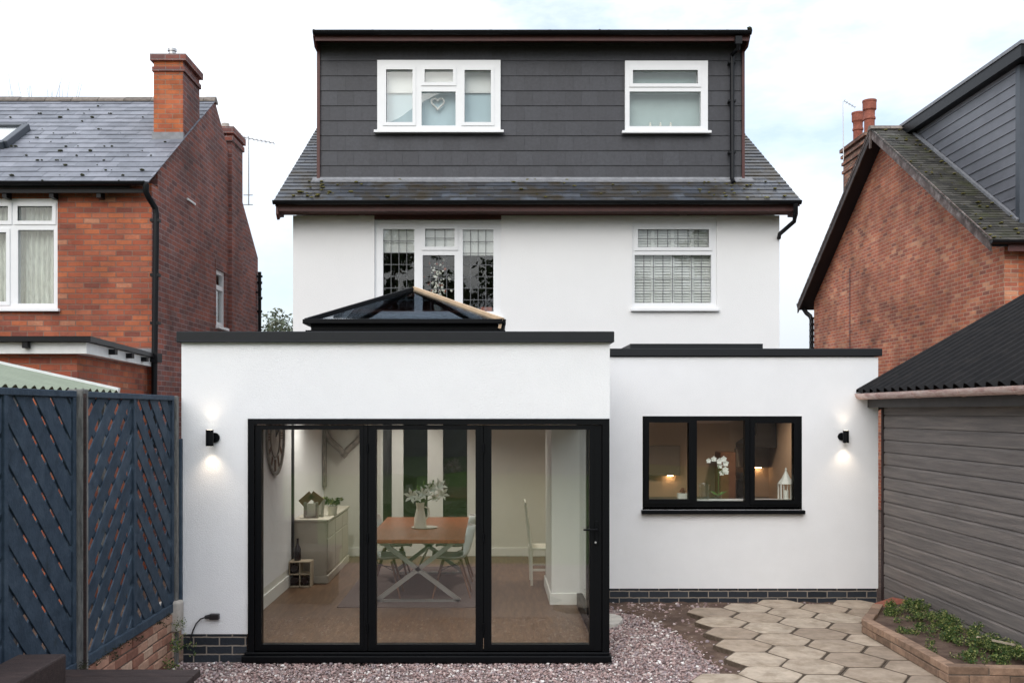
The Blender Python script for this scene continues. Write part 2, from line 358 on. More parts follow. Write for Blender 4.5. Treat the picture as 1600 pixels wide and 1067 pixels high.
M['brick_o'] = brick('old_brown_brick', [(.10,.06,.045),(.24,.11,.07),(.36,.15,.085),(.30,.22,.16),(.22,.09,.06),(.42,.30,.22)], (.12, .10, .09), pale=.3, stain=.4, soot=.7, ms=.009)
M['brick_blue'] = brick('blue_engineering_brick', [(.018,.022,.028),(.03,.036,.046),(.04,.047,.058),(.024,.028,.036)], (.30, .26, .22), ms=.007, rough=.45, stain=.1, off=(.06, .004))
M['stone'] = mat('old_brick', (.27, .175, .12), .9, noise=.35, nscale=14, bump=.6, bscale=60, island=.35)
M['mortar'] = mat('mortar', (.13, .105, .085), .95, noise=.3, nscale=20, bump=.5)
M['fence'] = ramp_mat('slate_blue_fence_paint', [(.3, (.025, .040, .060)), (.5, (.038, .058, .085)), (.7, (.058, .082, .112))], 9, .8, island=.12, bump=.4, bscale=50, aniso=(1, 1, 1), dirt=((.02, .026, .02), 5.0, .6, .8), spec=.2)
M['post'] = ramp_mat('weathered_post', [(.3, (.07, .07, .068)), (.5, (.15, .15, .145)), (.7, (.25, .245, .23))], 12, .9, bump=.5, aniso=(3, 3, .6))
M['clad'] = ramp_mat('grey_shiplap_paint', [(.3, (.125, .112, .106)), (.5, (.175, .157, .147)), (.7, (.24, .21, .19))], 5, .75, island=.10, bump=.5, bscale=40, aniso=(1, .25, 5), dirt=((.15, .10, .06), 1.7, .62, .85), spec=.25)
M['clad_d'] = mat('dark_grey_board', (.045, .041, .038), .7, noise=.3, nscale=6)
M['clad_r'] = mat('grey_upvc_cladding', (.15, .155, .175), .42, noise=.12, nscale=3)
M['clad_rf'] = mat('blue_grey_trim', (.05, .06, .075), .45, noise=.1)
M['corr'] = ramp_mat('black_corrugated_sheet', [(.3, (.006, .006, .007)), (.55, (.011, .0105, .011)), (.75, (.022, .019, .018))], 7, .75, spec=.15, bump=.3, dirt=((.06, .035, .02), 18, .68, .8))
M['pinkgut'] = ramp_mat('faded_maroon_gutter', [(.3, (.33, .16, .14)), (.5, (.58, .42, .38)), (.7, (.72, .62, .58))], 6, .55, bump=.1, aniso=(1, 1, 5))
M['darkwood'] = ramp_mat('dark_brown_timber', [(.3, (.016, .009, .009)), (.5, (.030, .018, .017)), (.7, (.055, .034, .03))], 7, .7, bump=.5, aniso=(1, 6, 6))
M['green_sheet'] = mat('pale_green_corrugated_plastic', (.20, .235, .175), .7, noise=.1, nscale=5)
M['soil'] = ramp_mat('soil', [(.3, (.045, .026, .018)), (.5, (.10, .062, .045)), (.7, (.19, .135, .10))], 4, .95, bump=1, bscale=50)
M['sand'] = ramp_mat('gravel_bed', [(.3, (.13, .10, .095)), (.5, (.24, .19, .18)), (.7, (.38, .32, .31))], 40, .95, bump=1, bscale=70)
M['gravel'] = ramp_mat('pink_gravel', [(0, (.12, .085, .085)), (.2, (.28, .19, .18)), (.5, (.44, .32, .30)), (.75, (.27, .22, .235)), (.9, (.55, .46, .43)), (1, (.8, .78, .76))], 60, .85, use='island', bump=.3)
M['slab'] = ramp_mat('hexagonal_concrete', [(0, (.32, .25, .19)), (.5, (.40, .32, .245)), (1, (.47, .39, .305))], 7, .9, use='island', bump=.5, bscale=90, dirt=((.20, .15, .10), 5.0, .48, .75))
M['joint'] = ramp_mat('joint_dirt', [(.3, (.055, .04, .028)), (.5, (.095, .07, .05)), (.7, (.15, .115, .085))], 20, .95, bump=.6)
M['conc'] = mat('pale_concrete', (.45, .42, .38), .9, noise=.2, nscale=9, bump=.5)
M['leaf'] = ramp_mat('ground_cover_leaf', [(0, (.018, .045, .010)), (.45, (.045, .095, .018)), (.72, (.12, .16, .035)), (1, (.34, .34, .12))], 9, .6, use='island', bump=0)
M['tleaf'] = ramp_mat('tree_leaf', [(0, (.025, .045, .012)), (.5, (.05, .08, .022)), (1, (.10, .12, .04))], 3, .7, use='island', bump=0)
M['tleaf_g'] = ramp_mat('grey_green_leaf', [(0, (.06, .085, .05)), (.5, (.11, .14, .09)), (1, (.20, .21, .15))], 3, .7, use='island', bump=0)
M['bark'] = mat('bark', (.08, .06, .045), .95, noise=.4, nscale=12, bump=.8)
M['lawn'] = ramp_mat('lawn_grass', [(.3, (.05, .11, .022)), (.5, (.085, .155, .03)), (.7, (.13, .19, .045))], 3, .9, bump=1, bscale=80)
M['cream'] = mat('cream_wall_paint', (.64, .63, .58), .9, noise=.02)
M['inwhite'] = mat('white_paint', (.72, .72, .69), .6, noise=.02)
M['ceil'] = mat('white_ceiling', (.78, .78, .76), .9)
M['floor'] = ramp_mat('oak_floor', [(.25, (.07, .037, .02)), (.5, (.12, .068, .038)), (.75, (.185, .11, .062))], 3.2, .42, bump=.15, aniso=(7, .8, 1))
M['rug'] = mat('mauve_rug', (.11, .08, .072), .95, noise=.2, nscale=30, bump=.4)
M['tablew'] = ramp_mat('oiled_hardwood', [(.3, (.17, .048, .024)), (.5, (.24, .070, .034)), (.7, (.31, .10, .05))], 4, .35, bump=.1, aniso=(7, .8, 1))
M['steel'] = mat('brushed_steel', (.45, .45, .44), .35, metal=.9)
M['shell'] = mat('white_plastic', (.72, .76, .78), .35)
M['dowel'] = mat('brown_dowel', (.16, .075, .04), .5, noise=.2)
M['sideb'] = mat('taupe_paint', (.50, .46, .39), .6, noise=.04)
M['greyw'] = mat('grey_wash_wood', (.26, .235, .205), .85, noise=.35, nscale=22, bump=.5)
M['ivory'] = mat('ivory_ceramic', (.72, .70, .62), .35)
M['petal'] = mat('white_petal', (.82, .82, .74), .6)
M['stem'] = mat('green_stem', (.10, .17, .04), .6, island=.3)
M['bottle'] = mat('dark_bottle', (.02, .012, .014), .2)
M['crate'] = mat('pale_crate_wood', (.42, .35, .26), .8, noise=.2)
M['kitchen'] = mat('taupe_kitchen_unit', (.20, .165, .135), .5)
M['kwall'] = mat('warm_beige_wall', (.42, .31, .23), .8)
M['dark'] = mat('dark_appliance', (.02, .02, .022), .3)
M['warm'] = mat('warm_lamp', (.9, .8, .6), .5, emit=(1, .62, .3), estr=40)
M['lampglow'] = mat('lit_lamp_lens', (.9, .9, .85), .4, emit=(1, .86, .66), estr=5)
M['blind'] = mat('pale_blind', (.74, .75, .73), .9)
M['blind_b'] = mat('pale_blue_voile', (.42, .55, .60), .9, noise=.06, nscale=4)
M['frost'] = mat('obscured_glass_sheet', (.36, .45, .44), .6, noise=.06, nscale=9)
M['net'] = mat('net_curtain', (.50, .53, .48), .95, noise=.35, nscale=9, aniso=(4, 4, .7))
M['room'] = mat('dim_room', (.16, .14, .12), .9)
M['leadline'] = mat('leading', (.11, .115, .12), .5)
M['terracotta'] = mat('terracotta', (.26, .08, .05), .8, noise=.3, nscale=18, bump=.3)
M['alu'] = mat('aluminium', (.5, .5, .5), .4, metal=.7)
M['heart'] = mat('pale_wicker', (.60, .60, .57), .9, noise=.3, nscale=40)
M['timber'] = mat('sunlit_hip_tan', (.55, .40, .26), .8, noise=.15)  # tan for the lantern's right hip: a sunlit reflection put into the colour

# ------------------------------------------------------------------ common builders
def slates(o, u, v, W, Lg, sw, sh, n, t=0.012, m0=None):
    """courses of single slates on the plane o + a*u + b*v, lifted lower edges"""
    o, u, v, n = Vector(o), Vector(u).normalized(), Vector(v).normalized(), Vector(n).normalized()
    m = m0 or MB(); rows = int(math.ceil(Lg/sh))
    for r in range(rows):
        b0, b1 = r*sh, min((r+1)*sh+.015, Lg)
        a = -(sw/2 if r % 2 else 0)
        while a < W:
            a0, a1 = max(a+.0015, 0), min(a+sw-.0015, W); a += sw
            if a1-a0 < .02: continue
            h = t+rnd.uniform(0, .005); d = rnd.uniform(-.004, .004)
            q = [o+u*a0+v*(b0+d)+n*h, o+u*a1+v*(b0+d)+n*(h+rnd.uniform(-.002, .002)), o+u*a1+v*b1+n*.002, o+u*a0+v*b1+n*.002,
                 o+u*a0+v*(b0+d)-n*.004, o+u*a1+v*(b0+d)-n*.004]
            fs = [(0,1,2,3), (4,5,1,0), (4,0,3), (1,5,2)]
            if u.cross(v).dot(n) < 0: fs = [f[::-1] for f in fs]
            m.add(q, fs)
    return m

def gutter(parent, p0, p1, r, matl, name='gutter'):
    p0, p1 = Vector(p0), Vector(p1); d = (p1-p0).normalized(); a = d.cross(Vector((0,0,1))).normalized(); m = MB()
    prof = [(math.cos(t)*r, math.sin(t)*r) for t in [math.pi+math.pi*i/8 for i in range(9)]]
    prof2 = [(c*.9, s*.9) for c, s in prof[::-1]]
    poly = [p0+a*c+Vector((0,0,s)) for c, s in prof+prof2]
    m.prism(poly, p1-p0)
    m.prism([p0+a*c+Vector((0,0,s)) for c, s in prof], d*.004); m.prism([p1+a*c+Vector((0,0,s)) for c, s in prof], -d*.004)
    k = int((p1-p0).length/0.9)
    for i in range(1, k+1):
        c = p0+d*(i*.9)
        ring = [c+a*x*1.07+Vector((0,0,z*1.07)) for x, z in prof]+[c+a*x+Vector((0,0,z)) for x, z in prof[::-1]]
        m.prism(ring, d*.035)
    return m.build(name, matl, parent)

def window(parent, rect, panes, d, name='window', depth=.07, frame_mat=None, glass_mat=None, sill=True, sash=(), sill_out=.06, sill_over=10, leads=None, recess=0.0, pane_mat_y=.035):
    """rect and panes are photo pixel boxes (x0, x1, y0, y1) on the plane at distance d"""
    fm = frame_mat or M['upvc']; gm = glass_mat or M['glass']
    x0, x1, zt, zb = X(rect[0], d), X(rect[1], d), Z(rect[2], d), Z(rect[3], d)
    hs = [(X(p[0], d), X(p[1], d), Z(p[3], d), Z(p[2], d)) for p in panes]
    m = MB(); m.slab(x0, x1, zb, zt, hs, d+recess, d+recess+depth)
    f = m.build(name, fm, parent, bevel=.004)
    g = MB()
    for h in hs: g.box(h[0]-.004, h[1]+.004, d+recess+pane_mat_y, d+recess+pane_mat_y+.006, h[2]-.004, h[3]+.004)
    g.build('pane', gm, f)
    for i in sash:
        h = hs[i]; w_ = .052
        s = MB(); s.slab(h[0]-w_, h[1]+w_, h[2]-w_, h[3]+w_, [h], d+recess-.014, d+recess+.03); s.build('sash', fm, f, bevel=.004)
    if sill:
        e = sill_over*d/FPX*.5
        B(x0-e, x1+e, d-sill_out, d+recess+.03, zb-.045, zb-.003).build('sill', fm, f, bevel=.004)
    if leads:
        m = MB()
        for i, (nx, nz) in leads.items():
            h = hs[i]; yy = d+recess+pane_mat_y-.003; tw = .005
            for k in range(1, nx): c = h[0]+(h[1]-h[0])*k/nx; m.box(c-tw, c+tw, yy-.003, yy, h[2], h[3])
            for k in range(1, nz): c = h[2]+(h[3]-h[2])*k/nz; m.box(h[0], h[1], yy-.0055, yy-.0035, c-tw, c+tw)
        m.build('leading', M['leadline'], f)
    return f, hs

def leaves(n, centers, size, mat_=None, squash=1.0, seed=1):
    """many small leaf quads scattered in ellipsoidal clumps: centers = [(c, r)]"""
    g = np.random.default_rng(seed); cs = np.array([c for c, r in centers], float); rs = np.array([r for c, r in centers], float)
    wgt = rs**2; idx = g.choice(len(cs), n, p=wgt/wgt.sum())
    dirs = g.normal(size=(n, 3)); dirs /= np.linalg.norm(dirs, axis=1)[:, None]
    rad = g.random(n)**.45
    pos = cs[idx]+dirs*(rad*rs[idx])[:, None]*np.array([1, 1, squash])
    a = g.normal(size=(n, 3)); a /= np.linalg.norm(a, axis=1)[:, None]
    b = np.cross(a, g.normal(size=(n, 3))); b /= np.linalg.norm(b, axis=1)[:, None]
    s = size*(.6+.8*g.random(n))[:, None]
    vs = np.stack([pos-a*s, pos+b*s*.45, pos+a*s, pos-b*s*.45], 1).reshape(-1, 3)
    m = MB(); m.v = [tuple(v) for v in vs]; m.f = [(4*i, 4*i+1, 4*i+2, 4*i+3) for i in range(n)]
    return m

# ------------------------------------------------------------------ ground
def sheet(x0, x1, y0, y1, z, name, m, kind='structure', n=1, jit=0.0):
    me = MB(); nx = ny = n
    for j in range(ny+1):
        for i in range(nx+1):
            me.v.append((x0+(x1-x0)*i/nx, y0+(y1-y0)*j/ny, z+(rnd.uniform(-jit, jit) if 0 < i < nx and 0 < j < ny else 0)))
    for j in range(ny):
        for i in range(nx):
            a = j*(nx+1)+i; me.f.append((a, a+1, a+nx+2, a+nx+1))
    return me.build(name, m, smooth=True, kind=kind)
B(-300, 300, -300, 300, -1.0, -0.02).build('ground', M['soil'], kind='structure')
sheet(-2.72, 4.4, 3.0, 14.5, -0.005, 'gravel_bed', M['sand'], n=60, jit=0.008)
sheet(-14, 14, -60, 3.0, -0.008, 'lawn', M['lawn'], n=30, jit=0.01)

# earth strip between gravel and paving
m = MB(); pts = []
e0 = [(1.15,10.95),(1.35,10.6),(1.52,10.3),(1.80,9.44),(1.86,8.69),(1.92,8.15),(1.75,7.7),(1.6,7.2)]
e1 = [(4.3,10.95),(4.3,10.2),(4.3,9.6),(4.3,9.1),(4.3,8.6),(4.3,8.1),(4.3,7.7),(4.3,7.2)]
NX = 46; rows = []
ys = np.linspace(10.93, 6.9, 60)
for y in ys:
    xa = np.interp(-y, [-p[1] for p in e0], [p[0] for p in e0])+rnd.uniform(-.03, .03)
    rows.append([(xa+(4.38-xa)*i/NX, y, (.012 if 0 < i < NX else -.01)+(rnd.uniform(0, .018) if i else 0)) for i in range(NX+1)])
for r in rows: m.v += r
for j in range(len(rows)-1):
    for i in range(NX):
        a = j*(NX+1)+i; m.f.append((a, a+NX+1, a+NX+2, a+1))
m.build('bare_earth', M['soil'], smooth=True, kind='structure')

# hexagonal paving, each slab a separate stone of one patio
JF = MB()
def hexes():
    m = MB(); s = .278; ff = .478; ang = R(-2.0)
    base = Vector((2.29, 8.73))
    for c in range(-3, 7):
        for r in range(-8, 6):
            lx = c*1.5*s; ly = r*ff+(ff/2 if c % 2 else 0)
            x = base.x+lx*math.cos(ang)-ly*math.sin(ang); y = base.y+lx*math.sin(ang)+ly*math.cos(ang)
            if y > 10.72 or y < 5.2 or x > 4.25: continue
            if c == 0 and y > 10.3: continue
            if c == -1 and y > 7.75: continue
            if c <= -2 and y > 6.9-.4*(c == -3): continue
            if x > 3.72 and y < 9.5: continue
            zt = .0645+rnd.uniform(-.001, .0015)+ .01*(8.7-y)*0; tx, ty = rnd.uniform(-.003, .003), rnd.uniform(-.003, .003); rot = rnd.uniform(-.02, .02)
            cx, cy = x+rnd.uniform(-.006, .006), y+rnd.uniform(-.006, .006)
            JF.prism([(x+math.cos(ang+math.pi/3*k)*(s-.004), y+math.sin(ang+math.pi/3*k)*(s-.004), -.015) for k in range(6)], (0, 0, .0755+rnd.uniform(-.001, .0005)))
            rings = []
            sc = 1+rnd.uniform(-.010, .003)
            outline = []
            for k in range(6):
                t0 = ang+rot+math.pi/3*k; t1 = ang+rot+math.pi/3*(k+1)
                for f in (0, .25, .5, .75):
                    px = math.cos(t0)*(1-f)+math.cos(t1)*f; py = math.sin(t0)*(1-f)+math.sin(t1)*f
                    rr = (s-.0155)*sc*(1-(.018 if f == 0 else 0))*(1+rnd.uniform(-.006, .004)); outline.append((px*rr, py*rr))
            def ring(k, z): return [(cx+p[0]*k, cy+p[1]*k, z+p[0]*tx+p[1]*ty) for p in outline]
            b = len(m.v); n = len(outline)
            for k, z in ((1.0, -.01), (1.0, zt-.006), (.985, zt), (.6, zt+.001)): m.v += ring(k, z)
            m.v.append((cx, cy, zt+.001))
            for q in range(3):
                for i in range(n):
                    j = (i+1) % n; m.f.append((b+q*n+i, b+q*n+j, b+(q+1)*n+j, b+(q+1)*n+i))
            for i in range(n): m.f.append((b+3*n+i, b+3*n+(i+1) % n, b+4*n))
    return m
hexes().build('paved_patio', M['slab'], kind='structure'); JF.build('paving_joints', M['joint'], kind='structure')

# gravel stones
def stones(n, seed, region, zf, r0, r1):
    g = np.random.default_rng(seed); t = (1+5**.5)/2
    V = np.array([(-1,t,0),(1,t,0),(-1,-t,0),(1,-t,0),(0,-1,t),(0,1,t),(0,-1,-t),(0,1,-t),(t,0,-1),(t,0,1),(-t,0,-1),(-t,0,1)], float); V /= np.linalg.norm(V[0])
    F = np.array([(0,11,5),(0,5,1),(0,1,7),(0,7,10),(0,10,11),(1,5,9),(5,11,4),(11,10,2),(10,7,6),(7,1,8),(3,9,4),(3,4,2),(3,2,6),(3,6,8),(3,8,9),(4,9,5),(2,4,11),(6,2,10),(8,6,7),(9,8,1)])
    pts = region(g, n); n = len(pts)
    r = r0+(r1-r0)*g.random(n)**2.2
    sc = .65+.7*g.random((n, 1, 3)); sc[:, :, 2] *= .75
    A = V[None]*(1+.35*(g.random((n, 12, 1))-.5))*r[:, None, None]*sc
    th = g.random(n)*6.28; c, s_ = np.cos(th), np.sin(th)
    x = A[..., 0]*c[:, None]-A[..., 1]*s_[:, None]; y = A[..., 0]*s_[:, None]+A[..., 1]*c[:, None]
    W = np.stack([x+pts[:, 0:1], y+pts[:, 1:2], A[..., 2]+(zf+g.random(n)*r*.9)[:, None]], -1).reshape(-1, 3)
    FF = (F[None]+(np.arange(n)*12)[:, None, None]).reshape(-1, 3)
    me = bpy.data.meshes.new('gravel'); me.vertices.add(len(W)); me.vertices.foreach_set('co', W.ravel())
    me.loops.add(FF.size); me.loops.foreach_set('vertex_index', FF.ravel()); me.polygons.add(len(FF))
    me.polygons.foreach_set('loop_start', np.arange(len(FF))*3); me.polygons.foreach_set('loop_total', np.full(len(FF), 3)); me.update(calc_edges=True)
    return me
def greg(g, n):
    x = g.uniform(-2.7, 2.1, n); y = g.uniform(6.6, 10.9, n)
    edge = np.interp(-y, [-p[1] for p in e0], [p[0] for p in e0])+g.normal(0, .09, n)
    keep = (x < edge) & ((y < 8.33) | (x > 1.05)) & ((y < 10.3) | (g.random(n) < .35))
    return np.stack([x, y], 1)[keep]
me = stones(56000, 3, greg, 0.002, .006, .017); me.materials.append(M['gravel'])
go = bpy.data.objects.new('gravel', me); COL.objects.link(go); go['kind'] = 'stuff'; go['label'] = 'pinkish purple crushed gravel in front of the black doors'; go['category'] = 'gravel'
def lreg(g, n):
    x = g.uniform(1.1, 4.2, n); y = g.uniform(10.45, 10.88, n); a = np.stack([x, y], 1)
    x = g.uniform(1.2, 2.3, n*2); y = g.uniform(7.2, 10.9, n*2); ed = np.interp(-y, [-p[1] for p in e0], [p[0] for p in e0]); k = (x > ed) & (x < ed+.55)
    return np.concatenate([a, np.stack([x, y], 1)[k]])
me = stones(420, 5, lreg, .012, .006, .022); me.materials.append(M['gravel'])
go = bpy.data.objects.new('loose_stones', me); COL.objects.link(go); go['kind'] = 'stuff'; go['label'] = 'loose pebbles scattered on the bare earth beside the paving'; go['category'] = 'pebbles'

m = MB()
m.v = []; n = 14
for zz, k in ((-.02, 1), (.035, .95), (.045, .6)):
    for i in range(n):
        t = 2*math.pi*i/n; m.v.append((1.2+.17*k*math.cos(t)*(1+.1*math.sin(3*t)), 9.98+.30*k*math.sin(t), zz))
for q in range(2):
    for i in range(n): m.f.append((q*n+i, q*n+(i+1) % n, (q+1)*n+(i+1) % n, (q+1)*n+i))
m.f.append(tuple(range(2*n, 3*n)))
o = m.build('concrete_lump', M['conc']); o['label'] = 'pale lump of spilt concrete on the gravel beside the black doors'; o['category'] = 'concrete lump'
me_ = o

# ------------------------------------------------------------------ main house with its extensions
H = thing('rendered_house', 'white rendered house with dark tiled dormer and two flat roofed extensions', 'house', (0.7, 14.6, 0))
dA, dB, dM, dD = 8.36, 10.9, 14.6, 15.04
FL = .03
# dining extension
m = MB()
m.slab(-2.70, 1.03, .25, 2.80, [(X(388, dA), 1.2, .0, Z(654, dA))], dA, dA+.24)
m.build('extension_wall', M['render'], H)
m = MB(); m.slab(8.60, 14.6, .25, 2.80, [], -2.70, -2.5, axis='x'); m.build('extension_wall', M['render'], H)
m = MB(); m.slab(8.60, 10.9, 2.10, 2.80, [], .83, 1.03, axis='x'); m.build('extension_wall', M['render'], H)
B(-2.688, X(385, dA), dA+.012, dA+.2, -.1, .25).build('plinth', M['brick_blue'], H)
B(-2.688, -2.52, dA+.2, 14.5, -.1, .25).build('plinth', M['brick_blue'], H)
# flat roof around the lantern opening
lx0, lx1, ly0, ly1 = -1.72, -.03, 9.78, 11.35
m = MB()
for a in ((-2.5, .83, 8.6, ly0), (-2.5, lx0, ly0, ly1), (lx1, .83, ly0, ly1), (-2.5, 1.8, ly1, 14.3), (1.8, 3.1, 12.55, 14.3), (3.1, 4.14, ly1, 14.3), (1.8, 3.1, ly1, 11.5)): m.box(*a, 2.452, 2.79)
m.box(.83, 4.14, 11.15, ly1, 2.452, 2.79); m.box(.832, 1.03, 10.9, 11.15, 2.452, 2.79)
m.build('ceiling_slab', M['ceil'], H)
m = MB()
for a in ((-2.69, 1.02, 8.40, ly0), (-2.69, lx0, ly0, ly1), (lx1, 1.02, ly0, ly1), (-2.69, 1.02, ly1, 14.59)): m.box(*a, 2.802, 2.83)
m.box(1.03, 4.36, 10.95, 11.5, 2.802, 2.83); m.box(1.03, 1.8, 11.5, 12.55, 2.802, 2.83); m.box(3.1, 4.36, 11.5, 12.55, 2.802, 2.83); m.box(1.03, 4.36, 12.55, 14.59, 2.802, 2.83)
m.build('flat_roof', M['fascia'], H)
m = MB()
m.box(-2.735, 1.065, dA-.035, dA+.06, 2.785, 2.88); m.box(-2.735, -2.64, dA+.06, 14.59, 2.785, 2.88); m.box(.97, 1.065, dA+.06, 10.86, 2.785, 2.88)
m.box(X(283.5, dA), X(953.5, dA), dA-.047, dA-.035, 2.782, 2.80)
m.build('roof_edge_trim', M['fascia'], H, bevel=.005)
# kitchen extension
kw = (1004, 1253, 650, 796)
m = MB(); m.slab(1.03, 4.39, .177, 2.80, [(X(kw[0], dB), X(kw[1], dB), Z(kw[3]-4, dB), Z(kw[2], dB))], dB, dB+.25)
m.build('extension_wall', M['render'], H)
m = MB(); m.slab(11.15, 14.6, .177, 2.80, [], 4.14, 4.39, axis='x'); m.build('extension_wall', M['render'], H)
B(1.0, 4.378, dB+.012, dB+.2, -.1, .177).build('plinth', M['brick_blue'], H)
m = MB(); m.box(1.066, 4.425, dB-.035, dB+.06, 2.812, 2.897); m.box(4.33, 4.425, dB+.06, 14.59, 2.812, 2.897)
m.build('roof_edge_trim', M['fascia'], H, bevel=.005)
m = MB(); x0, x1 = X(985, 11.4), X(1192, 11.4); zt = Z(537, 11.4)
m.slab(x0, x1, 2.83, zt, [], 11.4, 11.46); m.slab(x0, x1, 2.83, zt, [], 12.6, 12.66); m.box(x0, x0+.06, 11.46, 12.6, 2.83, zt); m.box(x1-.06, x1, 11.46, 12.6, 2.83, zt)
rl = m.build('rooflight', M['fascia'], H, bevel=.006)
B(x0+.06, x1-.06, 11.46, 12.6, zt-.05, zt-.03).build('pane', M['glass_roof'], rl)

# interior shell
m = MB(); m.box(-2.5, .94, 8.42, 11.0, -.12, FL); m.box(-2.5, 4.14, 11.0, 14.3, -.12, FL); m.build('floor', M['floor'], H)
for a in ((-2.498, -2.478, 8.6, 11.98, .15), (-2.478, -1.66, 14.28, 14.298, .13), (-.2, 4.1, 14.28, 14.298, .13)): B(*a[:4], FL, FL+a[4]).build('skirting', M['inwhite'], H, bevel=.004)
m = MB(); m.box(.65, .668, 10.72, 11.9, FL, FL+.13); m.box(.65, 1.03, 10.702, 10.72, FL, FL+.13); m.build('skirting', M['inwhite'], H, bevel=.004)
m = MB(); m.slab(-2.5, 4.14, FL, 2.45, [(X(594, 14.3), X(746, 14.3), 0, 2.12)], 14.3, 14.42); m.build('inner_wall', M['cream'], H)
B(-2.52, -2.501, 8.6, 14.3, 0, .26).build('inner_wall', M['cream'], H)
B(.67, 1.028, 10.72, 11.9, FL, 2.45).build('pier', M['inwhite'], H)
B(-2.499, -2.47, 11.99, 12.03, .2, 2.02).build('corner_strip', M['dark'], H)  # dark strip painting the shadowed gap where the wall ends
m = MB(); d = 14.3
m.slab(X(594, d), X(746, d), FL, 2.12, [(X(a, d), X(b, d), .25, 2.02) for a, b in ((598, 612), (630, 668), (692, 730))], 14.31, 14.37)
fd = m.build('french_door', M['inwhite'], H, bevel=.004)
B(X(594, d), X(746, d), 14.335, 14.341, .2, 2.05).build('pane', M['glass'], fd)
# rooms behind the openings (lining boxes, open towards their window)
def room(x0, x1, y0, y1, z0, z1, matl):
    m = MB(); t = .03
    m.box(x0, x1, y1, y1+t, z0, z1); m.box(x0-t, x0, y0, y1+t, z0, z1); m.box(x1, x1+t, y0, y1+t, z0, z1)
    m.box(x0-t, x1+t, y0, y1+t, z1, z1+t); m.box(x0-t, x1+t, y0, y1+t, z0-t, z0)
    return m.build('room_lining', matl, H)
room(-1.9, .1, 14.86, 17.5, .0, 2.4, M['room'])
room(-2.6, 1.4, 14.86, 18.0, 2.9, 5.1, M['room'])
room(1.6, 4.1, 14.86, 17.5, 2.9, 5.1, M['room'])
# original house walls
w1 = (585, 783, 343, 495); w2 = (988, 1120, 340, 482)
hole = lambda r, d, e=0: (X(r[0], d)+e, X(r[1], d)-e, Z(r[3], d)+e, Z(r[2], d)-e)
m = MB(); m.slab(-3.02, 4.38, 0, 5.16, [hole(w1, dM), hole(w2, dM), (-1.7, -.18, .0, 2.2)], dM, dM+.25)
m.build('wall', M['render_old'], H)
RE = (13.98+.22, 5.314); PT = .60; RY = 18.8; RZ = RE[1]+PT*(RY-RE[0])
for a, b in ((-3.02, -2.78), (4.14, 4.38)):
    m = MB(); m.prism([(a, 14.85, 0), (a, 22.8, 0), (a, 22.8, 5.5), (a, RY, RZ-.16), (a, 14.85, 5.55)], (b-a, 0, 0)); m.build('wall', M['render_old'], H)
B(-2.78, 4.14, 22.55, 22.8, 0, 5.5).build('wall', M['render_old'], H)
# roof deck and slates
m = MB(); y0, z0 = RE; yb = 2*RY-y0
m.prism([(-3.2, y0, z0-.03), (-3.2, RY, RZ-.03), (-3.2, yb, z0-.03), (-3.2, yb, z0-.13), (-3.2, RY, RZ-.13), (-3.2, y0, z0-.10)], (7.76, 0, 0))
deck = m.build('roof', M['maroon'], H)
sv = Vector((0, RY-y0, RZ-z0)); Ls = sv.length; sn_ = Vector((0, -sv.z, sv.y)).normalized()
slates((-3.22, y0-.03, z0-.035), (1, 0, 0), sv, 7.80, Ls, .26, .175, sn_).build('slates', M['slate_main'], deck)
slates((4.58, yb+.03, z0-.035), (-1, 0, 0), Vector((0, -sv.y, sv.z)), 7.80, Ls, .26, .175, Vector((0, sv.z, sv.y)).normalized()).build('slates', M['slate_main'], deck)
m = MB()
for i in range(90):
    t = rnd.random(); x = rnd.choice([rnd.uniform(-3.1, 4.4), rnd.gauss(3.7, .35), rnd.gauss(-2.6, .2)]); x = max(-3.15, min(4.5, x))
    b = rnd.uniform(.05, .95); p = Vector((x, y0, z0))+sv.normalized()*b+sn_*.012; m.blob(p, rnd.uniform(.008, .028), (1.4, 1, .5), .3)
m.build('moss', M['moss_y'], deck, kind='stuff')
gutter(H, (-3.22, 14.14, Z(314, 14.14)), (4.56, 14.14, Z(314, 14.14)), .055, M['gutter'])
m = MB(); m.box(-3.16, 4.52, 14.215, 14.24, 5.15, 5.245); m.box(-3.16, 4.52, 14.24, 14.598, 5.165, 5.18)
for a in (-3.19, 4.50): m.prism([(a, 14.2, 5.25), (a, 14.2, 5.10), (a, 14.28, 5.03), (a, 14.36, 5.08), (a, 14.6, 5.13), (a, 14.6, 5.45)], (.035, 0, 0))
m.build('fascia_board', M['maroon'], H)
m = MB()
m.tube([P(1243, 318, 14.1), P(1243, 330, 14.12), P(1241, 346, 14.2), P(1218, 366, 14.5), P(1217, 372, 14.58)], .032, 10)
m.build('downpipe', M['gutter'], H, smooth=True)
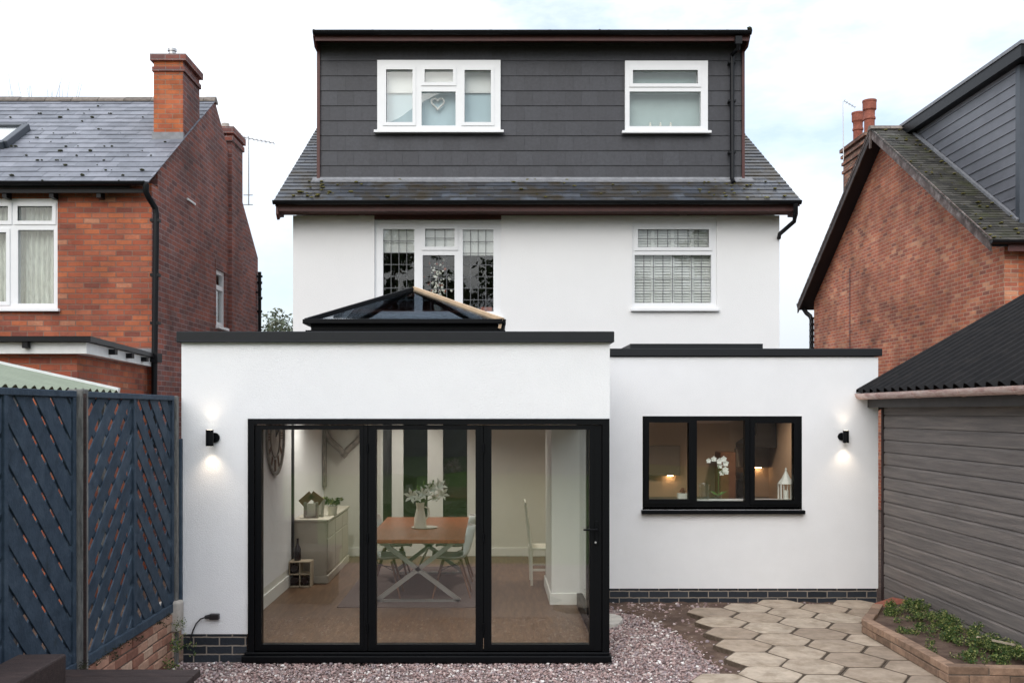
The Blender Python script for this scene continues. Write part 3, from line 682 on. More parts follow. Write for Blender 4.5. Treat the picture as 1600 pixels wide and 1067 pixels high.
# first floor windows
f1, h1 = window(H, w1, [(598, 647, 357, 486), (664, 710, 357, 385), (660, 710, 398, 486), (723, 771, 358, 486)], dM, leads={0: (4, 7), 1: (3, 2), 2: (4, 5), 3: (4, 7)}, recess=.05, sash=(1,), sill_over=4)
B(X(585, dM), X(783, dM), dM-.012, dM+.04, Z(343, dM), Z(335, dM)).build('lintel', M['maroon'], H)
m = MB()
for i in (0, 1, 3):
    h = h1[i]; m.box(h[0]-.03, h[1]+.03, dM+.122, dM+.127, Z(396 if i != 3 else 400, dM+.16), h[3]+.03)
m.build('blind', M['blind'], f1)
f2, h2 = window(H, w2, [(997, 1108, 358, 386), (992, 1112, 398, 473)], dM, leads={0: (7, 2), 1: (8, 4)}, recess=.03, sash=(0,), sill_over=6)
m = MB(); yy = dM+.14
for h in h2:
    for k in range(5):
        c = X(988, dM)+(X(1120, dM)-X(988, dM))*(k+.1)/4.25; m.box(c-.028, c+.028, yy-.012, yy+.02, h[2]-.05, h[3]+.05)
    z = h[2]-.03
    while z < h[3]+.03:
        m.obox((( h[0]+h[1])/2, yy+.015, z), (1,0,0), (0, .5, .87), (0, -.87, .5), (h[1]-h[0])/2+.03, .028, .004); z += .042
m.build('shutter', M['blind'], f2)

# dormer
w3 = (590, 782, 96, 205); w4 = (976, 1105, 97, 206)
dx0, dx1 = X(499, dD), X(1160, dD); dz0, dz1 = Z(282, dD), Z(67, dD)
m = MB(); m.slab(dx0, dx1, dz0-.25, dz1, [hole(w3, dD), hole(w4, dD)], dD+.02, dD+.16)
m.box(dx0, dx0+.1, dD+.16, RY, 5.6, dz1); m.box(dx1-.1, dx1, dD+.16, RY, 5.6, dz1)
D = m.build('dormer', M['dormer'], H)
def subtract(r, hs):
    rs = [r]
    for h in hs:
        o = []
        for a0, a1, b0, b1 in rs:
            if a1 <= h[0] or a0 >= h[1] or b1 <= h[2] or b0 >= h[3]: o.append((a0, a1, b0, b1)); continue
            if a0 < h[0]: o.append((a0, h[0], b0, b1))
            if a1 > h[1]: o.append((h[1], a1, b0, b1))
            c0, c1 = max(a0, h[0]), min(a1, h[1])
            if b0 < h[2]: o.append((c0, c1, b0, h[2]))
            if b1 > h[3]: o.append((c0, c1, h[3], b1))
        rs = o
    return rs
m = MB(); rowh = (dz1-dz0)/9.2; tw = .255
for r in range(10):
    b0 = dz0+r*rowh; b1 = min(b0+rowh+.01, dz1); off = -(r % 2)*tw/2-.1; a = dx0+off
    while a < dx1:
        for (p0, p1, q0, q1) in subtract((max(a+.0015, dx0), min(a+tw-.0015, dx1), b0, b1), [hole(w3, dD), hole(w4, dD)]):
            if p1-p0 < .01 or q1-q0 < .01: continue
            t0 = .016+rnd.uniform(0, .0025); t1 = .005
            f0 = 1-(q0-b0)/rowh; f1_ = 1-(q1-b0)/rowh
            ya = dD+.02-(t1+(t0-t1)*f0); yb_ = dD+.02-(t1+(t0-t1)*max(f1_, 0))
            m.add([(p0, ya, q0), (p1, ya, q0), (p1, yb_, q1), (p0, yb_, q1), (p0, dD+.022, q0), (p1, dD+.022, q0)], [(0,1,2,3), (4,5,1,0)])
        a += tw
m.build('hung_tiles', M['dormer'], D)
m = MB(); m.box(X(492, 14.8), X(1171, 14.8), 14.75, RY+.2, dz1+.03, Z(50, 14.75)); m.build('flat_roof', M['fascia'], D)
m = MB(); m.box(X(493, 14.75), X(1170, 14.75), 14.725, 14.75, Z(65, 14.75), Z(52, 14.75))
m.box(dx0-.035, dx0+.012, dD-.03, dD+.3, 5.75, dz1); m.box(dx1-.012, dx1+.03, dD-.03, dD+.3, 5.72, dz1)
for a in (dx0-.045, dx1+.008): m.prism([(a, 14.73, dz1+.08), (a, 14.73, dz1-.02), (a, 14.86, dz1-.14), (a, 15.3, dz1-.14), (a, 15.3, dz1+.08)], (.035, 0, 0))
m.box(dx0, dx1, 14.75, dD+.02, dz1+.002, dz1+.028)
m.build('fascia_board', M['maroon'], D)
gutter(D, (X(489, 14.67), 14.67, Z(49, 14.67)), (X(1174, 14.67), 14.67, Z(49, 14.67)), .058, M['gutter'])
m = MB()
for i in range(60):
    x = rnd.choice([rnd.uniform(X(492, 14.7), X(1170, 14.7)), rnd.uniform(X(1130, 14.7), X(1172, 14.7)), X(491, 14.7)+rnd.random()*.04]); m.blob((x, 14.70+rnd.uniform(-.03, .05), Z(49, 14.67)+rnd.uniform(-.01, .02)), rnd.uniform(.008, .024), (1.3, 1, .8), .3)
m.blob((X(1171, 14.7), 14.7, Z(45, 14.7)), .05, (1, 1, .7), .3); m.build('moss', M['moss'], D, kind='stuff')
xx = X(1147, 14.95)
m = MB(); m.box(xx-.05, xx+.05, 14.66, 14.73, Z(70, 14.7), Z(58, 14.7)); m.tube([(xx, 14.69, Z(68, 14.7)), (xx, 14.72, Z(76, 14.7)), (xx-.03, 14.94, Z(84, 14.9)), (xx-.03, 14.95, Z(95, 14.9)), (xx-.03, 14.95, Z(280, 14.95)), (xx-.03, 14.85, Z(287, 14.9))], .034, 10)
for z in (6.2, 7.0, 7.6): m.box(xx-.085, xx+.025, 14.93, 15.03, z, z+.03)
m.build('downpipe', M['gutter'], D, smooth=True)
m = MB(); m.prism([(dx0-.1, 15.02, Z(277, 15.02)), (dx0-.1, 15.02, Z(284, 15.02)), (dx0-.1, 14.92, RE[1]+PT*(14.92-RE[0])+.0), (dx0-.1, 14.92, RE[1]+PT*(14.92-RE[0])+.025), (dx0-.1, 15.0, Z(280.5, 15.0))], (dx1-dx0+.25, 0, 0)); m.build('lead_apron', M['lead'], D)
f3, h3 = window(H, w3, [(604, 645, 111, 193), (664, 708, 111, 131), (659, 712, 145, 198), (726, 767, 112, 193)], dD, recess=-.05, sash=(0, 1, 3), sill_out=.09, depth=.10, pane_mat_y=.04)
f4, h4 = window(H, w4, [(988, 1089, 112, 133), (983, 1094, 145, 199)], dD, recess=-.05, sash=(0,), sill_out=.09, depth=.10, pane_mat_y=.04)
m = MB(); r3 = hole(w3, dD)
for i in (0, 1, 3): h = h3[i]; m.box(h[0]-.03, h[1]+.03, dD+.11, dD+.114, Z(142 if i != 1 else 133, dD), h[3]+.04)
m.build('blind', M['blind'], f3)
B(r3[0]+.02, r3[1]-.02, dD+.145, dD+.149, r3[2]+.02, r3[3]-.02).build('voile', M['blind_b'], f3)
r4 = hole(w4, dD); B(r4[0]+.02, r4[1]-.02, dD+.14, dD+.144, r4[2]+.02, r4[3]-.02).build('obscured_pane', M['frost'], f4)
def heart(c, s, th=.25, n=28):
    c = Vector(c); pts = []
    for i in range(n+1):
        t = 2*math.pi*i/n; pts.append(c+Vector((16*math.sin(t)**3, 0, 13*math.cos(t)-5*math.cos(2*t)-2*math.cos(3*t)-math.cos(4*t)+2))*(s/32))
    m = MB(); m.tube(pts, s*th*.5, 8); return m
o = heart(P(684, 163, dD+.09), .2, .16).build('heart_ornament', M['heart'], loc=P(684, 163, dD+.09)); o['label'] = 'small white heart hanging in the middle of the dormer window'; o['category'] = 'ornament'
for k, px in enumerate((1016, 1032, 1048)):
    c = P(px, 199, dD+.08); m = MB(); m.lathe([(.016, 0), (.022, .02), (.012, .045), (.018, .06), (.004, .075)], c, 10)
    o = m.build('figurine', M['ivory'], loc=c); o['category'] = 'figurine'; o['group'] = 'figurines along the dormer window sill'
    o['label'] = ['leftmost of three tiny white figurines on the square dormer window sill', 'middle of three tiny white figurines on the square dormer window sill', 'rightmost of three tiny white figurines on the square dormer window sill'][k]

# roof lantern
ex0, ex1, ey0, ey1, ez = X(478, 9.6), X(785, 9.6), 9.6, 11.5, 3.085; ax, ay, az = -.87, 10.55, Z(452, 10.55)
m = MB()
for a in ((ex0-.01, ex1+.03, ey0+.02, 9.78), (ex0-.01, ex1+.03, 11.35, ey1-.02), (ex0-.01, -1.72, 9.78, 11.35), (-.03, ex1+.03, 9.78, 11.35)): m.box(*a, 2.83, 3.0)
for a in ((ex0+.04, ex1-.04, ey0+.05, 9.72), (ex0+.04, ex1-.04, 11.38, ey1-.05), (ex0+.04, ex0+.12, 9.72, 11.38), (ex1-.12, ex1-.04, 9.72, 11.38)): m.box(*a, 3.0, 3.078)
LN = m.build('roof_lantern', M['black'], H, bevel=.004)
C4 = [Vector((ex0, ey0, ez)), Vector((ex1, ey0, ez)), Vector((ex1, ey1, ez)), Vector((ex0, ey1, ez))]; AP = Vector((ax, ay, az))
m = MB()
for i in range(4): m.bar(C4[i], C4[(i+1) % 4], .07, .045)
for i in (0, 2, 3): m.bar(C4[i]+Vector((0,0,.01)), AP, .055, .045)
m.blob(AP, .045, (1,1,.6), 0)
for i in (0, 2):    # glazing bars up the side slopes
    pass
m.build('rafter', M['black'], LN, bevel=.004)
m = MB(); m.bar(C4[1]+Vector((0,0,.012)), AP+Vector((.02,0,.005)), .05, .045); m.bar(C4[1]+Vector((-.01, 0, .02)), C4[1]+Vector((-.03, 0, -.07)), .03, .03, up=(0,1,0)); m.build('sunlit_hip', M['timber'], LN)  # right front hip bar, its sunlit reflection painted on as tan
m = MB()
for i in range(4):
    a, b = C4[i], C4[(i+1) % 4]; n_ = (b-a).cross(AP-a).normalized(); m.prism([a, b, AP], n_*.008)
m.build('pane', M['glass_roof'], LN)
m = MB()
for a in ((lx0-.02, lx1+.02, ly0-.02, ly0), (lx0-.02, lx1+.02, ly1, ly1+.02), (lx0-.02, lx0, ly0, ly1), (lx1, lx1+.02, ly0, ly1)): m.box(*a, 2.47, 3.05)
m.build('shaft_lining', M['ceil'], LN)

# bifold doors
def pxr(a, b, t, bo, d): return (X(a, d), X(b, d), Z(bo, d), Z(t, d))
m = MB(); r = pxr(388, 951, 654, 1022, dA); ir = pxr(398, 941, 663, 1017, dA)
m.slab(r[0], r[1]+.005, r[2], r[3], [ir], dA-.02, dA+.09)
BF = m.build('bifold_door', M['black'], H, bevel=.004)
m = MB(); m.box(X(381, dA), X(954, dA), dA-.09, dA+.12, Z(1031, dA), Z(1021, dA)); m.box(X(384, dA), X(952, dA), dA-.05, dA+.1, Z(1021, dA), Z(1017, dA)); m.build('threshold', M['black'], BF, bevel=.005)
gl = [(409, 562), (588, 743), (768, 921)]; lf = [(399, 574.5), (575.5, 755), (756, 940)]
for (g0, g1), (l0, l1) in zip(gl, lf):
    L_ = pxr(l0, l1, 664, 1016, dA); G_ = pxr(g0, g1, 671, 1006, dA)
    m = MB(); m.slab(L_[0], L_[1], L_[2], L_[3], [G_], dA-.005, dA+.065)
    m.slab(G_[0]-.035, G_[1]+.035, G_[2]-.035, G_[3]+.035, [G_], dA-.012, dA-.004)
    m.build('door_leaf', M['black'], BF, bevel=.003)
    B(G_[0]-.005, G_[1]+.005, dA+.028, dA+.034, G_[2]-.005, G_[3]+.005).build('pane', M['glass_dark'], BF)
B(X(573, dA), X(577, dA), dA+.066, dA+.074, .2, Z(664, dA)).build('weather_strip', M['black'], BF); B(X(753.5, dA), X(757.5, dA), dA+.066, dA+.074, .2, Z(664, dA)).build('weather_strip', M['black'], BF)
m = MB(); hx, hz = X(932, dA), Z(826, dA)
m.box(hx-.014, hx+.014, dA-.016, dA-.010, hz-.14, hz+.07); m.tube([(hx, dA-.016, hz), (hx, dA-.06, hz), (hx-.02, dA-.066, hz), (hx-.12, dA-.066, hz)], .009, 8)
m.build('handle', M['black'], BF, bevel=.002)
m = MB(); m.cyl((hx-.01, dA-.012, hz-.115), (hx-.01, dA-.022, hz-.115), .009); m.build('lock_cylinder', M['alu'], BF)
for px in (574.5, 755.5):
    for py in (700, 840, 980): m = MB(); m.cyl((X(px, dA), dA-.016, Z(py-7, dA)), (X(px, dA), dA-.016, Z(py+7, dA)), .010, n=8); m.build('hinge', M['black'], BF)
m = MB(); m.slab(8.46, 10.88, FL, 2.10, [(8.56, 9.55, .16, 2.02), (9.68, 10.78, .16, 2.02)], .95, 1.02, axis='x'); sg = m.build('side_window', M['black'], H, bevel=.004)
B(.982, .988, 8.5, 10.84, .12, 2.06).build('pane', M['glass_dark'], sg)

# kitchen window
kf, kh = window(H, kw, [(1014, 1076, 660, 780), (1089, 1164, 657, 783), (1179, 1240, 661, 781)], dB, frame_mat=M['black'], glass_mat=M['glass'], depth=.08, sash=(0, 2), sill_out=.07, sill_over=5, recess=0)
B(X(kw[0], dB)+.02, X(kw[1], dB)-.02, dB+.09, dB+.28, Z(786, dB), Z(783, dB)+.005).build('sill_board', M['inwhite'], kf)

# ------------------------------------------------------------------ left neighbour's house
dL = 13.39; XL = -4.74; EZ = 5.395
NL = thing('brick_house', 'orange red brick house with grey slate roof and chimney, behind the blue fence', 'house', (-7.5, 13.4, 0))
wl = (-150, 90, 310, 482)
m = MB(); m.slab(-13, XL-.001, 0, 5.36, [hole(wl, dL)], dL, dL+.24); m.build('wall', M['brick_l'], NL)
ry, rz = 16.435, 7.517; fy, fz = 13.2, 5.349; pl = (rz-fz)/(ry-fy)
wy0, wy1, wz0, wz1 = 16.53, 17.1, 3.66, 4.64
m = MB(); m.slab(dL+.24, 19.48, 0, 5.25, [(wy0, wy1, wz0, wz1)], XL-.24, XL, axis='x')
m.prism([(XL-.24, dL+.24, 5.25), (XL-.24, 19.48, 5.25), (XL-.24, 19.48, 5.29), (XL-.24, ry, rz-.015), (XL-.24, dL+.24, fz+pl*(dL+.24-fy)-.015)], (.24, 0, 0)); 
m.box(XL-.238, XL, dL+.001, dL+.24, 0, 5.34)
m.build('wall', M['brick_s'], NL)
B(-13, XL-.24, 19.24, 19.48, 0, 5.3).build('wall', M['brick_l'], NL)
m = MB(); by = 2*ry-fy
m.prism([(-13, fy, fz-.02), (-13, ry, rz-.02), (-13, by, fz-.02), (-13, by, fz-.10), (-13, ry, rz-.10), (-13, fy, fz-.10)], (13+XL-.245, 0, 0))
rf = m.build('roof', M['fascia'], NL)
sv = Vector((0, ry-fy, rz-fz)); sn_ = Vector((0, -sv.z, sv.y)).normalized()
slates((-13, fy-.02, fz-.025), (1, 0, 0), sv, 13+XL+.03, sv.length, .30, .205, sn_, t=.009).build('slates', M['slate'], rf)
m = MB(); x = -13
while x < XL:
    m.prism([(x, ry-.11, rz-.06), (x, ry-.10, rz-.03), (x, ry, rz+.045+rnd.uniform(-.006, .006)), (x, ry+.10, rz-.03), (x, ry+.11, rz-.06)], (min(.44, XL+.03-x), 0, 0)); x += .45
m.build('ridge', M['ridge'], rf)
m = MB()
for i in range(130):
    x = rnd.uniform(-9.5, -4.9); t = rnd.uniform(.04, .9)**1.3; row = round(t*sv.length/.205)*.205
    p = Vector((x, fy, fz))+sv.normalized()*(row-.005)+sn_*.012; m.blob(p, rnd.choice([.008, .010, .012, .014, .018, .018, .028]), (1.3, 1, .7), .3)
m.build('moss', M['moss'], rf, kind='stuff')
gutter(NL, (-13, 13.13, Z(284, 13.13)), (XL+.01, 13.13, Z(284, 13.13)), .055, M['gutter'])
B(-13, XL-.02, 13.212, 13.235, 5.19, 5.245).build('fascia_board', M['gutter'], NL)
for i in range(12): B(-12.6+i*.65, -12.54+i*.65, 13.236, 13.388, 5.13, 5.24).build('rafter_end', M['gutter'], NL)
m = MB(); q = lambda px, py, d: P(px, py, d)
m.tube([q(228, 288, 13.13), q(228, 300, 13.13), q(233, 310, 13.2), q(243, 326, 13.30), q(244, 336, 13.30), q(243.5, 400, 13.30), q(241.5, 560, 13.30), q(240, 700, 13.30)], .042, 10)
for py in (345, 430, 505): m.obox(q(243, py, 13.32), (1,0,0), (0,1,0), (0,0,1), .062, .05, .02)
m.box(X(232, 13.3), X(250, 13.3), 13.2, 13.39, Z(566, 13.3), Z(552, 13.3))
m.build('downpipe', M['gutter'], NL, smooth=True)
# chimney stacks
m = MB(); m.box(-5.19, XL-.004, 14.75, 15.56, 6.31, 7.56)
ch = m.build('chimney', M['brick_c'], rf)
MB().prism([(XL+.006, 14.752, fz+pl*(14.752-fy)), (XL+.006, 15.56, fz+pl*(15.56-fy)), (XL+.006, 15.56, 7.56), (XL+.006, 14.752, 7.56)], (-.009, 0, 0)).build('chimney_side', M['brick_s'], ch)  # thin skin in darker brick: shade of the chimney's side put into colour
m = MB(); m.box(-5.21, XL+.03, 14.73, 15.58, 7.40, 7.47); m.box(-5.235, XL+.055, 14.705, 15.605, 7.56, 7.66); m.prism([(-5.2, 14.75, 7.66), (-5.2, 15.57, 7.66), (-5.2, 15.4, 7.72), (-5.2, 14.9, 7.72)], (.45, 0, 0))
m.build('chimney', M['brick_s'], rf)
m = MB(); m.cyl((-4.99, 15.0, 7.66), (-4.99, 15.0, 7.80), .055); m.cyl((-4.99, 15.0, 7.80), (-4.99, 15.0, 7.84), .07); m.build('chimney_cowl', M['alu'], rf, smooth=True)
zc = fz+pl*(14.75-fy)
m = MB(); m.box(-5.20, XL+.02, 14.70, 14.75, zc-.04, zc+.07); m.build('chimney_flashing', M['lead'], rf)
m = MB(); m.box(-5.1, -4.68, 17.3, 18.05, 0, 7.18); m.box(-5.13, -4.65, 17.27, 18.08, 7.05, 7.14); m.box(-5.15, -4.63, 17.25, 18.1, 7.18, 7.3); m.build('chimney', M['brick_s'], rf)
m = MB(); m.cyl((-4.85, 17.5, 7.3), (-4.85, 17.5, 7.42), .08, .07); m.build('chimney_pot', M['conc'], rf)
# roof window
pa = Vector((X(4, 14.9), 0, 0)); 
def onroof(x, y, h=0): return Vector((x, y, fz+pl*(y-fy)))+sn_*h
m = MB(); rx0, rx1, ryy0, ryy1 = -8.4, -7.27, 14.35, 15.05
cs = [(rx0, ryy0), (rx1, ryy0), (rx1, ryy1), (rx0, ryy1)]
for i in range(4):
    a, b = cs[i], cs[(i+1) % 4]; m.bar(onroof(*a, .05), onroof(*b, .05), .10, .11, up=sn_)
rw = m.build('roof_window', M['clad_rf'], rf, bevel=.008)
a, b, c, d_ = [onroof(*c, .07) for c in cs]; m = MB(); m.prism([a, b, c, d_], sn_*.008); m.build('pane', M['glass'], rw)
m = MB(); m.prism([onroof(*c, .03) for c in cs], sn_*.01); m.build('blind', M['blind'], rw)
# windows
fL, hL = window(NL, wl, [(-140, -76, 322, 345), (-60, 12, 322, 345), (27, 81, 322, 345), (-140, -76, 361, 474), (-56, 9, 363, 471), (27, 83, 359, 474)], dL, recess=.02, sill_over=8, sash=(1, 2, 4), depth=.09)
h0 = hole(wl, dL); m = MB(); x = h0[0]; k = 0
n = 200; 
for i in range(n):
    xa, xb = h0[0]+(h0[1]-h0[0])*i/n, h0[0]+(h0[1]-h0[0])*(i+1)/n
    ya, yb2 = dL+.19+.018*math.sin(i*.9)+.01*math.sin(i*.23), dL+.19+.018*math.sin((i+1)*.9)+.01*math.sin((i+1)*.23)
    m.add([(xa, ya, h0[2]), (xb, yb2, h0[2]), (xb, yb2, h0[3]), (xa, ya, h0[3]), (xa, ya+.002, h0[2]), (xb, yb2+.002, h0[2]), (xb, yb2+.002, h0[3]), (xa, ya+.002, h0[3])], [(0,1,2,3), (5,4,7,6)])
m.build('net_curtain', M['net'], fL)
B(h0[0]-.1, h0[1]+.1, dL+.0, dL-.012, h0[3]+.003, h0[3]+.10).build('lintel', M['brick_c'], fL) if False else None
m = MB(); m.slab(wy0, wy1, wz0, wz1, [(wy0+.07, wy1-.07, wz0+.08, wz1-.34), (wy0+.07, wy1-.07, wz1-.26, wz1-.07)], XL-.10, XL-.03, axis='x')
f = m.build('window', M['upvc'], NL, bevel=.004)
B(XL-.07, XL-.064, wy0+.05, wy1-.05, wz0+.05, wz1-.05).build('pane', M['glass'], f)
B(XL-.16, XL-.155, wy0, wy1, wz0, wz1).build('blind', M['frost'], f)
B(XL-.05, XL+.06, wy0-.04, wy1+.04, wz0-.05, wz0-.005).build('sill', M['upvc'], f, bevel=.004)
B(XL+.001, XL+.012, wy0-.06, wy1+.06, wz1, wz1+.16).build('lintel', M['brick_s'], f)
# flat roofed bay
m = MB(); wtop = 2.80
pb = [(-13, 10.42), (-4.50, 10.42), (-4.80, 13.388), (-13, 13.388)]
m.prism([(x, y, 0) for x, y in pb], (0, 0, wtop)); bay = m.build('bay', M['brick_l'], NL)
pr = [(-13, 10.2), (-4.26, 10.2), (-4.665, 13.38), (-13, 13.38)]
m = MB(); m.prism([(x, y, 2.93) for x, y in pr], (0, 0, .055)); m.build('flat_roof', M['gutter'], bay)
pr2 = [(-13, 10.29), (-4.34, 10.29), (-4.72, 13.385), (-13, 13.385)]
m = MB(); m.prism([(x, y, wtop+.005) for x, y in pr2], (0, 0, .12)); m.build('soffit_board', M['upvc_old'], bay)
for x in (-6.8, -5.9, -5.0): B(x, x+.06, 10.22, 10.289, 2.86, 2.929).build('bracket', M['gutter'], bay)
for t in (.3, .55, .8): MB().obox((-4.30-.38*t, 10.25+3.1*t, 2.875), (1,0,0), (0,1,0), (0,0,1), .045, .04, .03).build('bracket', M['gutter'], bay)
m = MB(); m.box(-5.4, XL, dL-.02, dL-.002, 2.985, 3.06); m.build('flashing', M['lead'], bay)
# small things on the gable
m = MB(); m.bar((XL+.02, 14.9, Z(312, 14.95)), (XL+.02, 15.3, Z(312, 14.95)), .02, .03); m.build('vent', M['upvc_old'], NL)
m = MB(); m.tube([(XL+.05, 19.42, 5.0), (XL+.05, 19.42, 0)], .035, 8)
for z in (4.78, 4.2, 3.6): m.bar((XL, 19.42, z), (XL+.1, 19.42, z), .03, .05)
m.bar((XL, 19.40, Z(432, 19.4)), (XL+.11, 19.40, Z(432, 19.4)), .05, .04); m.tube([(XL, 19.3, Z(457, 19.3)), (XL+.09, 19.3, Z(457, 19.3)), (XL+.11, 19.3, Z(450, 19.3))], .02, 6)
m.blob((XL+.10, 19.3, Z(466, 19.3)), .04)
m.build('downpipe', M['gutter'], NL)

def aerial(base, top, boom0, boom1, n, ln, label, brk=()):
    o = thing('tv_aerial', label, 'aerial', base)
    m = MB(); m.cyl(base, top, .012, n=8); m.build('mast', M['alu'], o)
    m = MB(); m.cyl(boom0, boom1, .008, n=6); b0, b1 = Vector(boom0), Vector(boom1)
    for i in range(n):
        p = b0+(b1-b0)*(i/(n-1)); l = ln*(1-.4*i/n); m.cyl(p+Vector((0, -l/2, 0)), p+Vector((0, l/2, 0)), .004, n=5)
        m.cyl(p+Vector((0, 0, -l/5)), p+Vector((0, 0, l/5)), .004, n=5)
    m.build('antenna', M['alu'], o)
    for p0, p1 in brk: MB().cyl(p0, p1, .008, n=6).build('bracket', M['alu'], o)
    return o
aerial((-4.86+.18, 18.5, Z(321, 18.5)), (-4.68, 18.5, Z(213, 18.5)), P(376, 214, 18.5), P(428, 224, 18.5), 9, .35, 'thin grey television aerial on a tall mast at the rear of the left house', [((-4.78, 18.5, Z(305, 18.5)), (-4.6, 18.5, Z(305, 18.5))), ((-4.78, 18.5, Z(320, 18.5)), (-4.6, 18.5, Z(320, 18.5)))])

# pale green lean-to roof beyond the fence
def corrugated(p0, along, down, La, Ld, period, amp, th=.004, seg=8):
    p0, u, v = Vector(p0), Vector(along).normalized(), Vector(down).normalized(); n = u.cross(v).normalized()
    if n.z < 0: n = -n
    m = MB(); N_ = int(La/period*seg); vs = []; fs = []
    for i in range(N_+1):
        a = La*i/N_; h = amp*math.cos(2*math.pi*a/period)
        for b in (0, Ld):
            for s_ in (0, -th): vs.append(p0+u*a+v*b+n*(h+s_))
    for i in range(N_):
        k = 4*i; fs += [(k, k+4, k+6, k+2), (k+1, k+3, k+7, k+5), (k+2, k+6, k+7, k+3), (k, k+1, k+5, k+4)]
    fs += [(0, 2, 3, 1), (4*N_, 4*N_+1, 4*N_+3, 4*N_+2)]
    m.add(vs, fs); return m
LT = thing('lean_to_canopy', 'pale green corrugated plastic lean-to roof just beyond the blue fence', 'lean-to roof', (-4.2, 7.6, 0))
corrugated((-5.3, 5.6, CZ+.185+.224*1.7), (0, 1, 0), (1.7, 0, -.224*1.7), 3.7, 1.745, .15, .018).build('roof_sheet', M['green_sheet'], LT)
m = MB(); m.bar((-3.62, 9.33, CZ+.20), (-5.3, 9.33, CZ+.20+.224*1.68), .05, .045); m.build('verge_trim', M['upvc_old'], LT)
m = MB(); m.bar((-3.75, 5.6, CZ+.17), (-3.75, 9.3, CZ+.17), .05, .08)
for y in (5.7, 7.5, 9.25): m.box(-3.78, -3.72, y-.03, y+.03, 0, CZ+.14)
m.build('timber_frame', M['post'], LT)

# ------------------------------------------------------------------ right neighbour's house
XR = 8.6; NR = thing('gabled_brick_house', 'red brick gabled house with mossy tiled roof and grey clad dormer, on the right', 'house', (10.5, 20.9, 0))
ez_, rzR, yN, yF, yR = 5.05, 8.35, 15.9, 25.9, 20.9; pr_ = (rzR-ez_)/(yR-yN)
m = MB(); m.prism([(XR, 16.1, 0), (XR, 25.6, 0), (XR, 25.6, ez_+.1), (XR, yR, rzR-.12), (XR, 16.1, ez_+.02)], (.24, 0, 0)); m.build('gable_wall', M['brick_r'], NR)
B(XR+.24, 16, 16.101, 16.34, 0, ez_+.05).build('wall', M['brick_c'], NR)
B(XR+.24, 16, 25.3, 25.6, 0, ez_+.05).build('wall', M['brick_r'], NR)
m = MB(); xv = XR-.35
m.prism([(xv+.03, yN, ez_-.03), (xv+.03, yR, rzR-.03), (xv+.03, yF, ez_-.03), (xv+.03, yF, ez_-.14), (xv+.03, yR, rzR-.14), (xv+.03, yN, ez_-.14)], (7.5, 0, 0))
rR = m.build('roof', M['fascia'], NR)
sv = Vector((0, yR-yN, rzR-ez_)); sn_ = Vector((0, -sv.z, sv.y)).normalized()
slates((xv-.02, yN-.03, ez_-.04), (1, 0, 0), sv, 6.5, sv.length, .165, .11, sn_, t=.012).build('tiles', M['tile_r'], rR)
slates((xv-.02, yF, ez_-.02), (1, 0, 0), Vector((0, -sv.y, sv.z)), 6.5, sv.length, .3, .2, Vector((0, sv.z, sv.y)).normalized(), t=.012).build('tiles', M['tile_r'], rR)
m = MB(); x = xv-.03
while x < 14: m.prism([(x, yR-.12, rzR-.05), (x, yR-.06, rzR+.03), (x, yR, rzR+.05), (x, yR+.06, rzR+.03), (x, yR+.12, rzR-.05)], (.42, 0, 0)); x += .43
m.build('ridge', M['ridge'], rR)
m = MB()
for i in range(60):
    p = Vector((rnd.uniform(8.3, 9.2), yN, ez_))+sv.normalized()*(rnd.random()**1.5*sv.length)+sn_*.015; m.blob(p, rnd.uniform(.012, .035), (1.3, 1.3, .5), .3)
m.build('moss', M['moss_y'], rR, kind='stuff')
def barge(ya, za, yb, zb, matl):
    m = MB(); m.prism([(xv, ya, za), (xv, yb, zb), (xv, yb, zb-.22), (xv, ya, za-.22)], (.028, 0, 0))
    return m.build('bargeboard', matl, NR)
M['barge'] = ramp_mat('peeling_painted_board', [(.38, (.06, .042, .036)), (.52, (.13, .10, .09)), (.68, (.30, .27, .26))], 5, .8, bump=.3)
M['barge_d'] = ramp_mat('dark_brown_board', [(.35, (.022, .016, .014)), (.5, (.045, .034, .03)), (.65, (.08, .062, .055))], 6, .7, bump=.3)
barge(yN-.02, ez_-.0, yR, rzR-.01, M['barge']); barge(yF, ez_, yR+.001, rzR-.01, M['barge_d'])
m = MB(); m.prism([(xv-.012, yF, ez_+.0), (xv-.012, yR, rzR+.01), (xv-.012, yR, rzR-.07), (xv-.012, yF, ez_-.07)], (.012, 0, 0)); m.build('bargeboard', M['barge'], NR)
m = MB(); m.prism([(xv-.02, yR-.05, rzR+.02), (xv-.02, yR+.05, rzR+.02), (xv-.02, yR+.03, rzR-.45), (xv-.02, yR-.03, rzR-.45)], (.03, 0, 0)); m.build('finial', M['barge'], NR)
gutter(NR, (xv-.02, yN-.09, ez_-.05), (15, yN-.09, ez_-.05), .06, M['gutter'])
B(XR-.05, 15, yN-.03, yN-.005, ez_-.22, ez_-.06).build('fascia_board', M['maroon'], NR)
gutter(NR, (xv+.05, yF+.08, ez_-.05), (12, yF+.08, ez_-.05), .06, M['gutter'])
m = MB(); q = P
m.bar(q(1245, 476, 25.9), q(1254, 476, 25.9), .06, .05)
m.tube([q(1256, 476, 25.9), q(1256, 483, 25.9), q(1260, 489, 25.8), q(1266, 494, 25.75), q(1268, 500, 25.7), q(1268, 620, 25.7)], .06, 8)
z = 3.2
while z < 4.7: m.box(XR-.09, XR+.05, 25.6, 25.72, z, z+.05); z += .16
m.build('downpipe', M['gutter'], NR, smooth=True)
m = MB(); m.box(XR-.014, XR+.001, 23.0, 23.05, 2.5, 5.6); m.build('joint_strip', M['brick_s'], NR)
